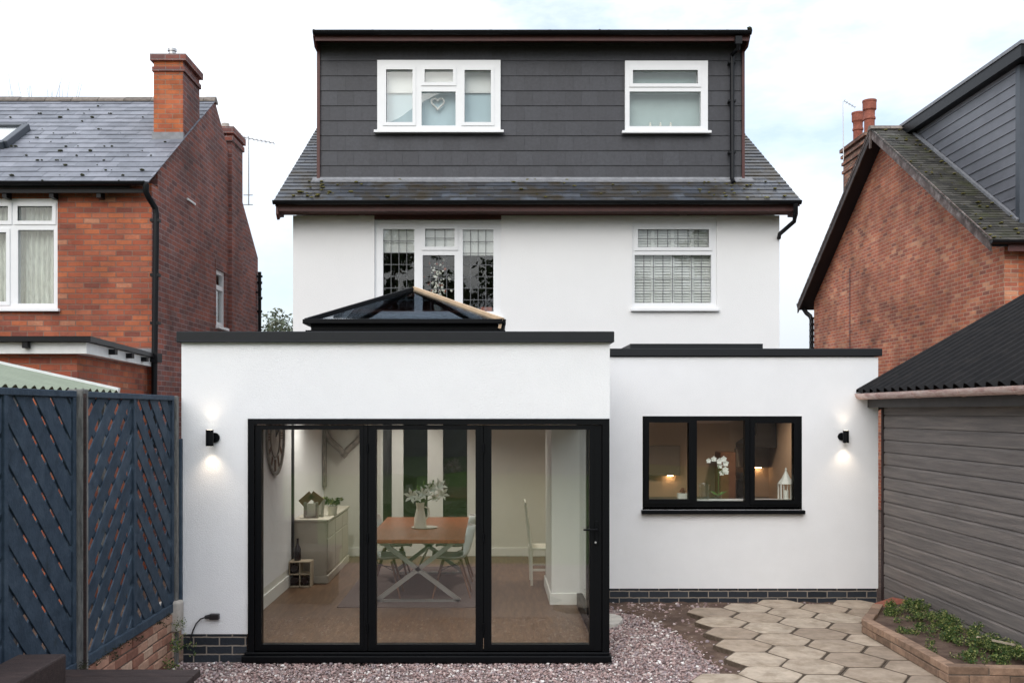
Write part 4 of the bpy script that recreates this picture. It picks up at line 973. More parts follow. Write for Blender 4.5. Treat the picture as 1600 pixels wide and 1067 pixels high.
# dormer
XD = 9.08
m = MB(); m.box(XD+.03, 15, 16.53, 21.6, 4.9, 8.15); DR = m.build('dormer', M['clad_rf'], NR)
m = MB(); z = 5.1; bh = .197
while z < 8.15:
    m.prism([(XD+.03, 16.6, z), (XD-.006, 16.6, z), (XD-.006, 16.6, z+.022), (XD+.022, 16.6, z+.035), (XD+.012, 16.6, min(z+bh, 8.15)), (XD+.03, 16.6, min(z+bh, 8.15))], (0, 5.0, 0)); z += bh
m.build('cladding', M['clad_r'], DR)
m = MB(); m.box(XD-.02, XD+.09, 16.47, 16.6, 5.2, 8.13)
z = 5.1
while z < 8.1: m.box(XD+.09, 15, 16.5, 16.53, z, z+.17); z += .197
m.build('corner_strip', M['clad_rf'], DR)
m = MB(); m.box(XD-.17, 15, 16.15, 21.0, 8.15, 8.36); m.build('flat_roof', M['gutter'], DR)
m = MB(); m.box(XD-.19, XD-.14, 16.12, 21.0, 8.36, 8.42); m.box(XD-.14, 15, 16.12, 16.2, 8.36, 8.42); m.build('edge_trim', M['lead'], DR)
m = MB(); a = (XD-.03, 16.5, ez_+pr_*(16.5-yN)+.02); b = (XD-.03, 20.85, ez_+pr_*(20.85-yN)+.02); m.bar(a, b, .06, .05); m.build('flashing', M['lead'], DR)
# chimney
m = MB(); m.prism([(8.50, 21.75, 7.74), (8.50, 23.2, 6.78), (8.50, 23.2, 8.42), (8.50, 21.75, 8.42)], (.5, 0, 0))
for z, e in ((7.9, .03), (8.1, .035), (8.27, .05)): m.box(8.50-e, 9.0+e, 21.75-e, 23.2+e, z, z+.07)
m.box(8.43, 9.07, 21.68, 23.27, 8.42, 8.50)
rc = m.build('chimney', M['brick_o'], rR)
for (x, y, zt, r) in ((8.70, 22.1, 9.33, .135), (8.74, 22.9, 9.30, .125)):
    m = MB(); zb = 8.50
    m.lathe([(r, 0), (r*.86, .02), (r*.86, (zt-zb)*.45), (r*1.0, (zt-zb)*.47), (r*1.0, (zt-zb)*.52), (r*.88, (zt-zb)*.55), (r*.9, (zt-zb)*.70), (r*1.12, (zt-zb)*.74), (r*1.12, (zt-zb)*.94), (r*1.18, (zt-zb)*.95), (r*1.18, zt-zb), (r*.8, zt-zb), (r*.8, zt-zb-.1)], (x, y, zb), 18)
    m.build('chimney_pot', M['terracotta'], rR, smooth=True)
aerial(P(1318, 250, 22.9), P(1317, 160, 22.9), P(1319, 158, 22.9), P(1336, 168, 22.9), 5, .2, 'thin television aerial beside the two terracotta chimney pots')

# ------------------------------------------------------------------ garage
G = thing('timber_garage', 'grey shiplap clad garage with black corrugated roof and faded pink gutter', 'garage', (6, 8, 0))
gx = 4.43; gy0, gy1 = 4.0, 10.86
m = MB(); m.box(gx+.03, 9.6, gy0, gy1-.01, .10, 2.25)
m.prism([(gx+.03, gy1-.05, 2.25), (9.6, gy1-.05, 2.25), (7.0, gy1-.05, 3.78)], (0, .04, 0)); m.build('wall', M['clad'], G)
m = MB(); z = .07; bh = .1385; k = 0
while z < 2.22:
    z1 = min(z+bh, 2.23); dz = rnd.uniform(-.002, .002)
    m.prism([(gx+.03, gy0, z), (gx+dz, gy0, z), (gx+dz, gy0, z+.108), (gx+.007, gy0, z+.122), (gx+.014, gy0, z1-.004), (gx+.03, gy0, z1-.002)], (0, gy1-gy0, 0)); z += bh
m.build('cladding', M['clad'], G)
B(gx-.01, gx+.06, gy1-.02, gy1+.03, .05, 2.24).build('corner_post', M['darkwood'], G)
B(gx+.04, 9.5, gy0, gy1-.02, -.3, .10).build('footing', M['stone'], G)
m = MB(); m.prism([(4.27, gy0, 2.23), (4.27, gy0, 2.325), (4.30, gy0, 2.325), (4.30, gy0, 2.23)], (0, gy1+.06-gy0, 0)); m.box(4.3, gx+.03, gy0, gy1+.06, 2.235, 2.25)
m.prism([(4.26, gy1+.06, 2.325), (4.26, gy1+.06, 2.20), (4.36, gy1+.06, 2.17), (4.45, gy1+.06, 2.22), (7.0, gy1+.06, 3.70), (7.0, gy1+.06, 3.93)], (0, .03, 0))
m.build('fascia_board', M['clad_d'], G)
sl_ = Vector((1, 0, .57)); Ld = sl_.length*3.0
corrugated((7.11, gy0, CZ+.205+.57*3.0), (0, 1, 0), (-1, 0, -.57), gy1+.1-gy0, Ld-.03, .19, .030).build('roof_sheet', M['corr'], G)
corrugated((7.11, gy0, CZ+.205+.57*3.0), (0, 1, 0), (1, 0, -.57), gy1+.1-gy0, Ld-.03, .19, .030).build('roof_sheet', M['corr'], G)
gutter(G, (4.19, gy0, 2.395), (4.19, gy1+.05, 2.385), .068, M['pinkgut'])

# ------------------------------------------------------------------ raised bed beside the garage
BW = thing('raised_bed', 'low red brick raised bed wall along the grey garage', 'raised bed', (3.9, 8.4, 0))
def brickrow(m, p0, p1, z, h, wd, bl=.215, gap=.010, start=0):
    p0, p1 = Vector(p0), Vector(p1); d = p1-p0; Ln = d.length; d.normalize(); n = Vector((-d.y, d.x, 0)); a = -start
    while a < Ln-.02:
        a0, a1 = max(a, 0), min(a+bl, Ln); a += bl+gap
        if a1-a0 < .03: continue
        c = p0+d*(a0+a1)/2+n*wd/2+Vector((0, 0, z+h/2)); j = rnd.uniform(-.006, .006)
        m.obox(c+n*j+Vector((0, 0, rnd.uniform(-.003, .003))), d+Vector((0, 0, rnd.uniform(-.01, .01))), n, (0,0,1), (a1-a0)/2, wd/2, h/2)
W0, W1_, W2, W3 = (3.95, 9.95, 0), (3.55, 9.20, 0), (3.57, 7.50, 0), (4.40, 7.42, 0)
m = MB()
for z, st in ((0.0, 0), (.068, .15), (.136, 0)):
    brickrow(m, W2, W1_, z, .061, -.10, bl=.30, gap=.007, start=st); brickrow(m, W1_, W0, z, .061, -.10, bl=.30, gap=.007, start=st)
    brickrow(m, (3.57, 7.49, 0), W3, z, .061, .10, bl=.30, gap=.007, start=st)
m.build('brickwork', M['stone'], BW, bevel=.006, seg=2)
m = MB()
for a, b, s_ in ((W2, W1_, -1), (W1_, W0, -1), ((3.57, 7.49, 0), W3, 1)):
    a, b = Vector(a), Vector(b); d = (b-a).normalized(); n = Vector((-d.y, d.x, 0))*s_; m.prism([a+n*.008-Vector((0,0,.05)), b+n*.008-Vector((0,0,.05)), b+n*.095-Vector((0,0,.05)), a+n*.095-Vector((0,0,.05))], (0, 0, .235))
m.build('mortar_bed', M['mortar'], BW)
m = MB(); m.prism([(3.62, 7.56, .0), (4.43, 7.5, .0), (4.43, 10.2, .0), (3.97, 9.9, 0), (3.62, 9.2, 0)], (0, 0, .16)); m.build('soil', M['soil'], BW)
m = MB(); m.obox((4.25, 10.2, .12), (1, .7, .1), (-.7, 1, 0), (0, 0, 1), .17, .10, .05)
o = m.build('loose_brick', M['terracotta'], loc=(4.25, 10.2, .07), bevel=.01); o['label'] = 'orange brick lying behind the raised bed against the garage'; o['category'] = 'brick'
cl = []
for i in range(170):
    y = rnd.uniform(7.62, 9.85); t = (y-7.6)/2.3; xm = 4.32-.42*t*0; x = 4.36-abs(rnd.gauss(0, .30)); x = max(x, 3.68 if y < 9.1 else 3.72+(y-9.1)*.5); cl.append(((x, y, .16+rnd.uniform(0, .03)+.08*max(0, x-3.9)/.45), rnd.uniform(.035, .065)))
leaves(14000, cl, .010, squash=.8, seed=4).build('ground_cover', M['leaf'], kind='stuff', label='low leafy green ground cover filling the raised bed', category='ground cover')
m = MB(); m.bar((4.20, 8.05, .27), (4.28, 7.85, .28), .014, .015); m.blob((4.12, 8.12, .28), .014, (1.6, 1, .5)); o = m.build('dead_branch', M['crate'], loc=(3.98, 7.95, .2)); o['label'] = 'pale broken stick lying in the green ground cover'; o['category'] = 'stick'

# ------------------------------------------------------------------ fence and garden wall on the left
FX = -2.75
GW = thing('garden_wall', 'low pinkish brick garden wall under the blue lattice fence', 'wall', (FX-.05, 7, 0))
m = MB()
for k, z in enumerate([.0, .077, .154, .231, .308, .385]):
    brickrow(m, (FX-.10, 3.6, 0), (FX-.10, 8.30, 0), z, .067, -.12, start=(k % 2)*.11)
M['wallbrick'] = ramp_mat('worn_pink_brick', [(0, (.20, .09, .065)), (.4, (.33, .16, .11)), (.7, (.42, .24, .17)), (1, (.50, .36, .27))], 16, .9, use='island', bump=.6, dirt=((.09, .09, .05), 5, .6, .8))
m.build('brickwork', M['wallbrick'], GW, bevel=.006)
B(FX-.09, FX+.008, 3.6, 8.30, -.1, .45).build('mortar_bed', M['mortar'], GW)
B(FX-.10, FX+.08, 8.2, 8.34, .30, .56).build('coping_stone', M['conc'], GW, bevel=.02, seg=2)

FE = thing('lattice_fence', 'tall slate blue fence of diagonal slatted panels on the left', 'fence', (FX, 6.5, 0))
ztop = 2.325; zbot = .47
def diag_panel(y0, y1, first, wide, tk, bw):
    """two halves with opposite diagonals, wide slats in front and narrow crossing slats behind"""
    fr = MB(); fw = .045; x0, x1 = FX-.03, FX+.03; ym = (y0+y1)/2
    fr.box(x0, x1, y0, y1, ztop-fw, ztop-.003); fr.box(x0, x1, y0, y1, zbot, zbot+fw*1.6)
    for c in (y0+fw/2, ym, y1-fw/2): fr.box(x0+.002, x1-.002, c-fw/2, c+fw/2, zbot+fw*1.6, ztop-fw)
    f = fr.build('panel', M['fence'], FE, bevel=.004)
    sl, bt = MB(), MB()
    for h, (a0, a1) in enumerate(((y0+fw, ym-fw/2), (ym+fw/2, y1-fw))):
        sgn = first if h == 0 else -first
        b0, b1 = zbot+fw*1.6, ztop-fw
        for sg, wd, pitch, xx, tt, M_ in ((sgn, wide, .163, FX+.006, tk, sl), (-sgn, bw, .163, FX-.006, tk, bt)):
            n = int(4/pitch); dz = pitch*math.sqrt(2); wz = wd*math.sqrt(2)
            k = -n
            while k < n:
                c = b0+k*dz+rnd.uniform(-.004, .004); k += 1
                pts = [(a0-.2, c+sg*(-.2)), (a1+.2, c+sg*(a1-a0+.2)), (a1+.2, c+sg*(a1-a0+.2)+wz), (a0-.2, c+sg*(-.2)+wz)]
                if sg < 0: pts = pts
                pp = clip_poly(pts, a0, a1, b0, b1)
                if len(pp) < 3: continue
                j = rnd.uniform(-.0015, .0015); M_.prism([(xx-tt/2+j, p[0], p[1]) for p in pp], (tt, 0, 0))
    sl.build('slats', M['fence'], f, bevel=.002); bt.build('battens', M['fence'], f, bevel=.002)
diag_panel(6.44, 8.24, 1, .116, .009, .055)
diag_panel(4.48, 6.30, 1, .137, .012, .08)
for y, w_, h_, mt in ((6.37, .055, ztop+.01, M['post']), (8.285, .035, ztop-.005, M['post']), (4.42, .055, ztop, M['post'])):
    B(FX-.05, FX+.06 if w_ > .05 else FX+.045, y-w_/1.3, y+w_/1.3, .0, h_).build('post', mt, FE, bevel=.008, seg=2)
B(FX+.045, FX+.075, 6.33, 6.345, 0.1, ztop-.02).build('post', M['darkwood'], FE)
B(FX+.04, FX+.065, 8.31, 8.352, .5, 1.95).build('post', M['fence'], FE, bevel=.004)
cl = [((FX+.1+rnd.uniform(-.05, .12), rnd.uniform(7.9, 8.3), rnd.uniform(.02, .45)), rnd.uniform(.03, .07)) for i in range(16)]
leaves(420, cl, .011, seed=9).build('weed', M['leaf'], loc=(FX+.12, 8.1, 0), label='small green weeds growing at the corner of the white wall and fence', category='weeds', kind='stuff')
cl = [((FX+.03+rnd.uniform(0, .05), 6.5+rnd.random()*1.6, .45+rnd.uniform(-.02, .05)), rnd.uniform(.015, .03)) for i in range(22)]+[((FX+.08, 6.33+rnd.uniform(-.2, .1), rnd.uniform(.3, .55)), .04) for i in range(7)]
leaves(700, cl, .008, seed=11).build('fence_moss', M['moss'], loc=(FX, 7, .4), label='dark green moss growing along the foot of the blue fence', category='moss', kind='stuff')

# timber sleepers at the lower left
T1 = thing('timber_planter', 'dark brown timber planter top at the bottom left, in front of the fence wall', 'planter', (-2.2, 5.5, 0))
m = MB()
for i in range(4):
    y1 = 5.92-i*.155; m.box(-2.68, X(314, 5.92)-.0+rnd.uniform(-.004, .004), y1-.148, y1, .555, .60)
m.build('top_board', M['darkwood'], T1, bevel=.006, seg=2)
B(-2.66, -1.82, 5.3, 5.88, 0, .553).build('side_board', M['darkwood'], T1, bevel=.004)
T2 = thing('timber_sleeper', 'dark timber sleeper end at the very bottom left corner', 'sleeper', (-2.5, 4.95, 0))
m = MB(); a = P(0, 1056, 4.75); b = P(66, 1021, 5.25); d = (b-a); m.bar(a-d*1.2+Vector((0,0,-.1)), b+Vector((0,0,-.1)), .26, .2)
m.build('beam', M['darkwood'], T2, bevel=.012, seg=2)
B(-2.66, -2.25, 4.3, 5.2, 0, P(0,1056,4.75).z-.16).build('side_board', M['darkwood'], T2, bevel=.006)

# ------------------------------------------------------------------ wall lights, socket
def wall_light(px, d, zc_, side, label):
    x = X(px, d); yb = d; o = thing('wall_light', label, 'wall light', (x, yb, zc_), 'up and down wall lights on the white walls')
    m = MB(); n = 24; r = .033; m.lathe([(r*.86, -.070), (r, -.070), (r, .070), (r*.86, .070), (r*.86, .058), (.001, .058)], (x, yb-.075, zc_), n); 
    m.v = m.v; m.build('lamp_body', M['black'], o, smooth=True)
    m = MB(); m.cyl((x+side*.024, yb, zc_), (x+side*.024, yb-.022, zc_), .044, n=24); m.cyl((x+side*.012, yb-.022, zc_), (x+side*.008, yb-.05, zc_), .016, n=12); m.build('mounting_plate', M['black'], o, smooth=True, bevel=.003)
    for s_ in (1, -1):
        m = MB(); m.cyl((x, yb-.075, zc_+s_*.0695), (x, yb-.075, zc_+s_*.0705), .026, n=20); m.build('lens', M['lampglow'], o)
        l = bpy.data.lights.new('bulb', 'SPOT'); l.energy = 1.3 if s_ > 0 else 4.0; l.color = (1, .80, .58); l.spot_size = R(105); l.spot_blend = .9; l.shadow_soft_size = .03
        q = bpy.data.objects.new('bulb', l); COL.objects.link(q); q.parent = o; q.location = (0, -.075, s_*.08); q.rotation_euler = (0 if s_ < 0 else math.pi, 0, 0)
    return o
wall_light(331.5, dA, Z(684, dA-.075), 1, 'lit black cylinder wall light beside the black folding doors')
wall_light(1318, dB, Z(682, dB-.075), -1, 'lit black cylinder wall light between kitchen window and garage')
SK = thing('outdoor_socket', 'black outdoor plug with cable low on the white wall left of the doors', 'socket', (X(333, dA), dA, Z(962, dA)))
c = Vector((X(335, dA), dA, Z(962, dA)))
m = MB(); m.box(c.x-.035, c.x+.05, dA-.045, dA, c.z-.026, c.z+.026); m.build('socket_box', M['dark'], SK, bevel=.008, seg=2)
m = MB(); m.cyl((c.x-.035, dA-.025, c.z), (c.x-.075, dA-.03, c.z-.004), .021, .014, n=10)
m.tube([(c.x-.07, dA-.03, c.z-.003), (c.x-.11, dA-.035, c.z-.018), (c.x-.15, dA-.03, c.z-.06), (c.x-.18, dA-.02, c.z-.12), (c.x-.20, dA-.01, c.z-.18), (c.x-.215, dA-.008, c.z-.24), (c.x-.30, dA-.02, c.z-.28)], .0065, 8)
m.build('cable', M['dark'], SK, smooth=True)

# ------------------------------------------------------------------ planting: distant tree, twigs, trees behind the camera seen in reflections
def tree(name, label, loc, h, r, nl, size, matl, seed, cat='tree', group=None):
    g = random.Random(seed); o = thing(name, label, cat, loc, group); L0 = Vector(loc); m = MB()
    m.tube([L0, L0+Vector((.05, 0, h*.3)), L0+Vector((-.04, .05, h*.65))], [h*.028, h*.02, h*.008], 9); cl = []
    for i in range(16):
        a = g.uniform(0, 6.28); z = g.uniform(.35, .95)*h; rr = r*math.sqrt(max(.05, 1-((z/h-.6)/.45)**2))*g.uniform(.35, .85)
        e = L0+Vector((rr*math.cos(a), rr*math.sin(a), z)); b0 = L0+Vector((0, 0, z*g.uniform(.4, .7))); m.tube([b0, (b0+e)/2+Vector((0, 0, .08*h*.3)), e], [h*.009, h*.006, h*.002], 6)
        cl.append((e, r*g.uniform(.26, .5)))
        for k in range(2): cl.append((e+Vector((g.gauss(0, .3)*r, g.gauss(0, .3)*r, g.gauss(0, .2)*r)), r*g.uniform(.12, .28)))
    m.build('trunk', M['bark'], o); leaves(nl, cl, size, squash=.85, seed=seed).build('crown', matl, o); return o
tree('garden_tree', 'grey green leafy tree showing between the left house and the white house', (X(422, 30), 30, 0), Z(492, 30), 1.15, 6000, .06, M['tleaf_g'], 3)
tw = thing('bare_tree', 'bare twiggy treetop just above the slate ridge on the left', 'tree', (X(70, 34), 34, 0))
m = MB(); L0 = Vector((X(70, 34), 34, 0)); m.tube([L0, L0+Vector((0, 0, 9))], [.2, .08], 8); m.build('trunk', M['bark'], tw); m = MB()
for i in range(44):
    a0 = L0+Vector((rnd.uniform(-.3, .3), 0, rnd.uniform(7, 9.5))); e = Vector((X(70, 34)+rnd.uniform(-1.9, 1.9), 34+rnd.uniform(-1, 1), rnd.uniform(12.6, 13.9)-.0)); mid = (a0+e)/2+Vector((rnd.uniform(-.3, .3), 0, .2))
    m.tube([a0, mid, e], [.03, .012, .003], 4)
m.build('branches', M['bark'], tw)
spots = [(-11, -21, 10.5), (-6.2, -24, 12.5), (-1.5, -20, 9.5), (3.2, -23, 12), (8.0, -21, 10), (13, -24, 12.5), (-16, -24, 12)]
proto = None
for i, (x, y, h) in enumerate(spots):
    if i == 0:
        proto = tree('broadleaf_tree', 'x', (x, y, 0), 10.5, 3.4, 9000, .17, M['tleaf'], 21, group='trees along the far end of the garden'); o = proto
    else:
        o = proto.copy(); COL.objects.link(o); o.location = (x, y, 0); s_ = h/10.5; o.scale = (s_, s_, s_); o.rotation_euler = (0, 0, i*1.3)
        for c_ in list(proto.children): d_ = c_.copy(); COL.objects.link(d_); d_.parent = o
    o['label'] = 'leafy tree at the end of the garden behind the viewer, seen only as reflection'
m = MB(); B(-14, 14, -17.0, -16.9, 0, 1.7).build('boundary_fence', M['post'], label='timber boundary fence across the end of the lawn behind the viewer', category='fence')

# ------------------------------------------------------------------ dining room
TB = thing('dining_table', 'hardwood dining table with crossed steel legs behind the glass doors', 'table', (-.85, 11.8, FL))
tx0, tx1, ty0, ty1, tz = -1.40, -.30, 10.66, 12.92, .765
B(tx0, tx1, ty0, ty1, tz-.045, tz).build('tabletop', M['tablew'], TB, bevel=.006, seg=2)
for y in (10.85, 12.7):
    m = MB(); a = (-1.30, y, FL+.02); b = (-.36, y, FL+.02); c = (-.42, y, tz-.05); d_ = (-1.24, y, tz-.05)
    m.bar(a, c, .03, .05); m.bar(b, d_, .03, .05); m.bar(a, b, .03, .03, up=(0,0,1)); m.bar((-1.3, y, tz-.06), (-.4, y, tz-.06), .04, .02)
    m.build('leg', M['steel'], TB)
m = MB(); m.bar((-.83, 10.85, .40), (-.83, 12.7, .40), .02, .02); m.build('stretcher', M['steel'], TB)
B(-1.7, .0, 10.55, 13.3, FL, FL+.008).build('rug', M['rug'], label='mauve grey rug under the dining table', category='rug')
def chair(loc, ang, label):
    o = thing('dining_chair', label, 'chair', loc, 'white shell chairs around the dining table')
    L0 = Vector(loc); prof = [(.24, .425, .20), (.21, .445, .215), (.1, .432, .23), (0, .425, .235), (-.1, .43, .235), (-.17, .455, .23), (-.21, .51, .225), (-.235, .60, .22), (-.26, .70, .205), (-.28, .78, .175), (-.288, .815, .13)]
    rows_ = []
    for (f, z, hw) in prof:
        row = []
        for k in range(-5, 6):
            s_ = k/5; up_ = .05*abs(s_)**2.5*(1 if z < .5 else .3); fw_ = .10*abs(s_)**2.2*min(1, max(0, (z-.43)/.12)); row.append((f+fw_, s_*hw, z+up_))
        rows_.append(row)
    vs = [p for r_ in rows_ for p in r_]; fs = []
    for i in range(len(rows_)-1):
        for k in range(10): a = i*11+k; fs.append((a, a+1, a+12, a+11))
    rot = Matrix.Rotation(ang, 3, 'Z'); tr = lambda p: L0+rot @ Vector(p)
    m = MB(); m.add([tr(p) for p in vs], fs); s = m.build('seat', M['shell'], o, smooth=True); md = s.modifiers.new('thick', 'SOLIDIFY'); md.thickness = .008; md2 = s.modifiers.new('sub', 'SUBSURF'); md2.levels = md2.render_levels = 1
    for sx, sy in ((1, 1), (1, -1), (-1, 1), (-1, -1)):
        m = MB(); m.cyl(tr((sx*.10, sy*.11, .41)), tr((sx*.22-.01, sy*.22, .0)), .016, .010, 10); m.build('leg', M['dowel'], o, smooth=True)
    m = MB(); m.cyl(tr((.13, .13, .30)), tr((-.13, -.13, .38)), .005, n=6); m.cyl(tr((.13, -.13, .30)), tr((-.13, .13, .38)), .005, n=6); m.build('brace', M['dark'], o); return o
chair((-.47, 11.25, FL+.008), math.pi, 'white shell chair on the right of the table, nearest the doors')
chair((-1.26, 11.25, FL+.008), 0, 'white shell chair on the left of the table, partly behind the door frame')
chair((-.47, 12.3, FL+.008), math.pi, 'white shell chair on the right of the table, farther from the doors')
chair((-1.26, 12.3, FL+.008), 0, 'white shell chair on the left of the table, farther from the doors')
V = thing('flower_vase', 'white jug vase standing on the wooden dining table', 'vase', (-.87, 11.7, tz))
m = MB(); m.lathe([(.075, 0), (.08, .01), (.07, .12), (.052, .21), (.045, .25), (.055, .31), (.05, .31), (.04, .25)], (-.87, 11.7, tz), 20); m.build('body', M['ivory'], V, smooth=True)
m = MB(); m.tube([(-.82, 11.7, tz+.26), (-.765, 11.7, tz+.24), (-.76, 11.7, tz+.16), (-.805, 11.7, tz+.10)], .009, 8); m.build('handle', M['ivory'], V, smooth=True)
m = MB(); m.lathe([(.15, 0), (.16, .012), (.15, .012), (.0, .006)], (-.82, 11.72, tz+.001), 24); o = m.build('plate', M['conc'], loc=(-.82, 11.72, tz), smooth=True); o['label'] = 'flat grey plate under the white jug on the table'; o['category'] = 'plate'
LI = thing('lily_bunch', 'bunch of white lilies in the white jug on the table', 'flowers', (-.87, 11.7, tz+.3))
st, pe, gr = MB(), MB(), MB(); base = Vector((-.87, 11.7, tz+.28))
def lily(c, dr, s_):
    dr = Vector(dr).normalized(); a = dr.orthogonal().normalized(); b = dr.cross(a)
    for k in range(6):
        t = 2*math.pi*k/6; o_ = a*math.cos(t)+b*math.sin(t); sd = dr.cross(o_)
        p1 = c+dr*.3*s_+o_*.18*s_; p2 = c+dr*.75*s_+o_*.5*s_; p3 = c+dr*.78*s_+o_*.95*s_
        pe.add([c, p1+sd*.13*s_, p2+sd*.19*s_, p3, p2-sd*.19*s_, p1-sd*.13*s_], [(0,1,5), (1,2,4,5), (2,3,4)])
for (dx, dz, s_) in ((-.09, .10, .11), (.03, .12, .10), (.12, .17, .11), (.21, .20, .11), (.24, .12, .10), (-.02, .06, .09), (.16, .08, .08)):
    tip = base+Vector((dx, rnd.uniform(-.06, .06), dz)); st.tube([base-Vector((0,0,.1)), base+Vector((dx*.4, 0, dz*.5)), tip], .004, 6); lily(tip, (dx*2+.1, -.8, rnd.uniform(.2, .8)), s_)
for (dx, dz) in ((-.03, .22), (.05, .27), (.16, .28), (.0, .20)):
    tip = base+Vector((dx, 0, dz)); st.tube([base, base+Vector((dx*.5, 0, dz*.55)), tip], .004, 6); gr.blob(tip, .022, (.6, .6, 1.6), .1)
    for k in range(4): q0 = base+Vector((dx, 0, dz))*.8+Vector((rnd.uniform(-.03, .03), rnd.uniform(-.03, .03), 0)); e = q0+Vector((rnd.uniform(-.09, .09), rnd.uniform(-.05, .05), rnd.uniform(0, .06))); gr.add([q0, (q0+e)/2+Vector((0, .0, .015)), e, (q0+e)/2-Vector((0, 0, .015))], [(0,1,2,3)])
st.build('stem', M['stem'], LI); pe.build('petals', M['petal'], LI); gr.build('leaves', M['stem'], LI)

SB = thing('sideboard', 'pale taupe sideboard against the left wall of the dining room', 'sideboard', (-2.28, 12.9, FL))
sx0, sx1, sy0, sy1 = -2.495, -2.06, 12.05, 13.8
B(sx0, sx1-.01, sy0, sy1, FL+.10, .80).build('carcass', M['sideb'], SB, bevel=.004)
B(sx0, sx1+.02, sy0-.02, sy1+.02, .80, .832).build('top', M['sideb'], SB, bevel=.006)
m = MB(); m.box(sx0, sx1+.015, sy0-.012, sy1, FL, FL+.10); m.build('plinth', M['sideb'], SB, bevel=.006)
for i in range(3):
    ya = sy0+.03+i*.575; 
    m = MB(); m.box(sx1-.01, sx1+.005, ya, ya+.55, .60, .78); m.build('drawer', M['sideb'], SB, bevel=.004)
    m = MB(); m.box(sx1-.01, sx1+.005, ya, ya+.55, .16, .58); m.build('door', M['sideb'], SB, bevel=.004)
def photo_frame(name, c, w_, h_, ry_, lab, cat, tilt=.15, face=M['conc']):
    o = thing(name, lab, cat, c); c = Vector(c); rt = Matrix.Rotation(ry_, 3, 'Z'); m = MB(); b = MB()
    ux, uy, uz = rt @ Vector((1, 0, 0)), rt @ Vector((0, math.cos(tilt), -math.sin(tilt)*0)), Vector((0, 0, 1)); uz = (rt @ Vector((0, math.sin(tilt), math.cos(tilt)))).normalized()
    for s_ in (-1, 1): m.obox(c+ux*s_*(w_/2-.015)+uz*h_/2, ux, ux.cross(uz), uz, .015, .012, h_/2); m.obox(c+uz*(h_/2+s_*(h_/2-.015)), ux, ux.cross(uz), uz, w_/2, .011, .015)
    m.build('frame', M['greyw'], o, bevel=.002); b.obox(c+uz*h_/2, ux, ux.cross(uz), uz, w_/2-.02, .004, h_/2-.02); b.build('picture', face, o); return o
photo_frame('picture_frame', (-2.23, 12.32, .835), .17, .23, -.5, 'small grey picture frame standing on the sideboard, tilted outwards', 'picture frame')
HF = thing('wooden_house_ornament', 'little wooden house shaped frame on the sideboard beside the plant', 'ornament', (-2.12, 12.3, .835))
m = MB(); c = Vector((-2.29, 12.2, .835))
m.box(c.x-.09, c.x-.06, c.y-.04, c.y+.04, c.z, c.z+.20); m.box(c.x+.06, c.x+.09, c.y-.04, c.y+.04, c.z, c.z+.20); m.box(c.x-.06, c.x+.06, c.y-.04, c.y+.04, c.z, c.z+.02); m.build('frame', M['greyw'], HF)
m = MB(); m.bar((c.x-.13, c.y, c.z+.18), (c.x+.005, c.y, c.z+.30), .1, .02, up=(0,1,0)); m.bar((c.x+.13, c.y, c.z+.20), (c.x-.005, c.y, c.z+.30), .1, .02, up=(0,1,0)); m.build('roof', M['dowel'], HF)
m = MB(); m.box(c.x-.055, c.x+.055, c.y+.02, c.y+.03, c.z+.02, c.z+.18); m.build('picture', M['ivory'], HF)
PT_ = thing('potted_plant', 'small green plant in a pale pot on the sideboard', 'potted plant', (-2.07, 12.5, .835)); pc = Vector((-2.07, 12.5, .835))
m = MB(); m.lathe([(.05, 0), (.055, .01), (.065, .12), (.06, .12), (.055, .10), (.01, .10)], pc, 16); m.build('pot', M['ivory'], PT_, smooth=True)
leaves(260, [(pc+Vector((rnd.uniform(-.09, .13), rnd.uniform(-.05, .05), .17+rnd.uniform(-.02, .05))), .045) for i in range(10)], .024, squash=.6, seed=6).build('foliage', M['leaf'], PT_)
WR = thing('bottle_rack', 'small pale crate of dark bottles on the floor by the sideboard', 'bottle rack', (-2.38, 11.9, FL)); wc = Vector((-2.38, 11.88, FL))
m = MB()
for z in (0, .15, .30): m.box(wc.x-.10, wc.x+.16, wc.y-.10, wc.y+.10, wc.z+z, wc.z+z+.014)
for x in (-.11, .02, .15): m.box(wc.x+x, wc.x+x+.012, wc.y-.10, wc.y+.10, wc.z, wc.z+.31)
m.build('rack', M['crate'], WR)
for (x, z) in ((-.045, .075), (.085, .075), (-.045, .225)):
    m = MB(); m.cyl((wc.x+x, wc.y-.09, wc.z+z), (wc.x+x, wc.y+.1, wc.z+z), .045, n=16); m.build('bottle', M['bottle'], WR, smooth=True)
m = MB(); m.lathe([(.04, 0), (.042, .01), (.042, .14), (.015, .20), (.013, .26), (.016, .27)], (wc.x-.02, wc.y, wc.z+.316), 16); o = m.build('wine_bottle', M['bottle'], loc=(wc.x-.02, wc.y, wc.z+.316), smooth=True); o['label'] = 'dark bottle standing on top of the pale bottle crate'; o['category'] = 'bottle'
